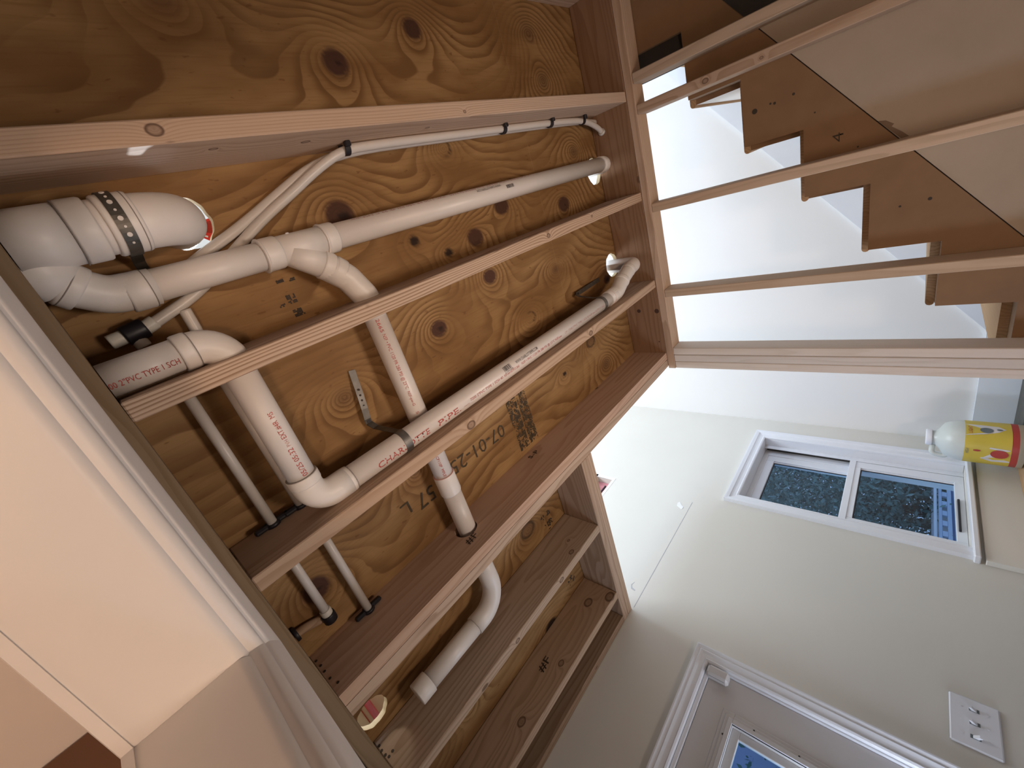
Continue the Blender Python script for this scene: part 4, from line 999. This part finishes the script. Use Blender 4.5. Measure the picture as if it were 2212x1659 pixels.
clip('tube_clip', (1.662, -.274, 1.134), 'black tube clip nearer the rim joist, third from the bend')
clip('tube_clip', (1.93, -.2695, 1.143), 'black tube clip closest to the rim joist')
# cross tubes through the bays
def cross_tube(x, y0, y1, z, label):
    e = empty('water_tube', (x, (y0+y1)/2, z), label, 'tube')
    tube('tubing', [(x, y0, z), (x, y1, z)], rp, M['pex'], e, 14); return e
def bend_clamp(c, face, label):
    """black plastic suspension clamp against a joist face (normal -y)"""
    x, z = c; e = empty('tube_clamp', (x, face, z), label, 'clamp', 'black clamps where tubes enter joists')
    tube('clamp_collar', [(x, face-.010, z), (x, face-.0008, z)], rp*1.55, M['black'], e, 14)
    box('clamp_ear', (x-.046, face-.014, z-.011), (x-.010, face-.0008, z+.008), M['black'], e, .004)
    box('clamp_ear', (x+.010, face-.014, z-.008), (x+.046, face-.0008, z+.011), M['black'], e, .004)
cross_tube(.096, .147, .548, 1.165, 'white water tube between the knotted joist and the lettered pipe, left of the pair')
cross_tube(.172, .147, .548, 1.165, 'white water tube half hidden behind the short cross pipe')
c3 = cross_tube(.084, .5915, .880, 1.165, 'short white water tube that ends in a black plug in the next bay')
socket('crimp_ring', (.084, .862, 1.165), (.084, .882, 1.165), rp*1.3, M['pexfit'], c3, n=14)
socket('black_plug', (.084, .880, 1.165), (.084, .906, 1.165), rp*1.6, M['black'], c3, n=14)
tube('side_tube', smooth([(.078, .895, 1.178), (.05, .885, 1.180), (.02, .875, 1.180), (-.004, .872, 1.180)], 2), rp, M['lumX_dark'], c3, 12)
socket('wall_plug', (.004, .872, 1.180), (-.0065, .872, 1.180), rp*1.7, M['black'], c3, n=14)
cross_tube(.179, .5915, .977, 1.165, 'white water tube that ends at the doubled header joist')
bend_clamp((.098, 1.140), .549, 'black clamp on the knotted joist at the left tube') if False else None
bend_clamp((.096, 1.165), .549, 'black clamp on the joist face at the left water tube')
bend_clamp((.172, 1.165), .549, 'black clamp on the joist face beside the lower pipe elbow')
bend_clamp((.179, 1.165), .978, 'black clamp on the doubled header joist')

# ---------------------------------------------------------------- what shows through the holes
stk = empty('flange_sticker', (.31, -.18, 1.30), 'red and white sticker with bars on the fitting above the plywood hole', 'sticker')
bm = bmesh.new()
def arc_strip(name, a0, a1, r0, z, mat, parent, r1):
    bm = bmesh.new(); n = 8; rows = []
    for i in range(n+1):
        a = a0+(a1-a0)*i/n; rows.append([bm.verts.new(V3(.271+rr*math.cos(a), -.185+rr*math.sin(a), z)) for rr in (r0, r1)])
    for p, q in zip(rows[:-1], rows[1:]): bm.faces.new((p[0], q[0], q[1], p[1]))
    return link(name, mesh_from(bm, name), mat, parent)
bm.free()
arc_strip('sticker_face', -.12, .72, .030, 1.252, M['sticker_red'], stk, .082)
for i in range(9): arc_strip('sticker_bar', -.02+i*.05, -.005+i*.05, .034, 1.2512, M['black_ink'], stk, .080)
arc_strip('sticker_dot', .55, .63, .050, 1.2511, M['cap'], stk, .056)
cab = empty('cabinet_base', (.04, 1.33, 1.40), 'pale board with printing and a red tube, seen through the round hole in the plywood', 'board')
box('board_face', (-.25, 1.10, 1.40), (.35, 1.75, 1.42), M['paleboard'], cab)
tube('red_tube', [(.047, 1.15, 1.386), (.047, 1.595, 1.386)], .0125, M['redpex'], cab, 14)
box('red_line', (.018, 1.20, 1.3985), (.021, 1.58, 1.4), M['red_ink'], cab, 0)
cab.rotation_euler = (0, 0, 0)

# ---------------------------------------------------------------- outdoors
def tree(p, h, r, n, seed, label, grp='trees outside the window'):
    e = empty('tree', p, label, 'tree', grp); rn = random.Random(seed)
    tube('trunk', [p, (p[0]+.05, p[1], p[2]+h*.5), (p[0]-.03, p[1]+.03, p[2]+h*.9)], [.10, .07, .03], M['bark'], e, 8)
    bm = bmesh.new()
    cl = [(rn.gauss(0, r*.5), rn.gauss(0, r*.4), h*.55+rn.uniform(-.35, .5)*h) for _ in range(26)]
    for _ in range(n):
        c = rn.choice(cl); q = Vector((p[0]+c[0]+rn.gauss(0, r*.22), p[1]+c[1]+rn.gauss(0, r*.22), p[2]+c[2]+rn.gauss(0, r*.22)))
        a = Vector((rn.gauss(0, 1), rn.gauss(0, 1), rn.gauss(0, 1))).normalized(); b = a.cross(Vector((rn.gauss(0, 1), rn.gauss(0, 1), rn.gauss(0, 1)))).normalized(); s_ = rn.uniform(.018, .045)
        vs = [bm.verts.new(V3(*(q+a*s_*x+b*s_*.5*y))) for x, y in ((-1, 0), (0, -1), (1, 0), (0, 1))]; bm.faces.new(vs)
    f = link('foliage', mesh_from(bm, 'foliage'), M['leaf'], e); f['kind'] = 'stuff'
tree((4.6, 5.4, FZ), 5.6, 1.7, 26000, 1, 'dark leafy tree filling the upper pane of the sash window')
tree((6.4, 6.3, FZ), 5.2, 1.9, 26000, 2, 'dark leafy tree standing behind the lower pane at its wall side')
tree((8.4, 5.9, FZ), 5.2, 1.7, 26000, 3, 'dark leafy tree far along the fence, behind the lower window pane')
tree((5.2, 8.2, FZ), 6.5, 2.4, 26000, 4, 'tall dark tree farthest from the sash window')
tree((5.9, 5.0, FZ), 2.3, 1.1, 20000, 5, 'low dark bush just over the fence outside the lower window pane')
tree((8.6, 7.6, FZ), 4.6, 2.6, 26000, 6, 'broad dark tree in the far corner of the view through the sash window')
gd = box('ground', (-3, YW+.2, FZ-.15), (14, 14, FZ-.05), M['leaf']); gd['kind'] = 'structure'
fe = empty('fence', (4.9, 4.2, FZ), 'pale blue fence with white top rail and square openings, outside the lower window pane', 'fence')
box('top_rail', (3.2, 4.18, -.332), (7.5, 4.24, -.308), M['cap'], fe)
box('fence_rail', (3.2, 4.2, -.372), (7.5, 4.22, -.345), M['fence'], fe)
box('fence_rail', (3.2, 4.2, -.445), (7.5, 4.22, -.412), M['fence'], fe)
for i in range(26):
    x = 3.21+i*.16; box('fence_picket', (x, 4.198, -.411), (x+.075, 4.222, -.373), M['fence'], fe, 0)
box('fence_panel', (3.2, 4.24, FZ-.05), (7.5, 4.262, -.446), M['fenceblue'], fe)
box('white_wall', (3.2, 4.75, FZ-.05), (7.5, 4.8, -.33), M['cap'], fe)
nh = box('neighbour_house', (.6, 7.0, FZ), (3.5, 8.0, 3.4), M['house']); tag(nh, 'pale lavender house wall outside, seen through the glass of the entry door', 'house')
ev = box('roof_overhang', (2.0, YW+.18, 1.15), (3.6, YW+.62, 1.19), M['skirt']); tag(ev, 'pale soffit of the roof overhang above the sash window', 'soffit')
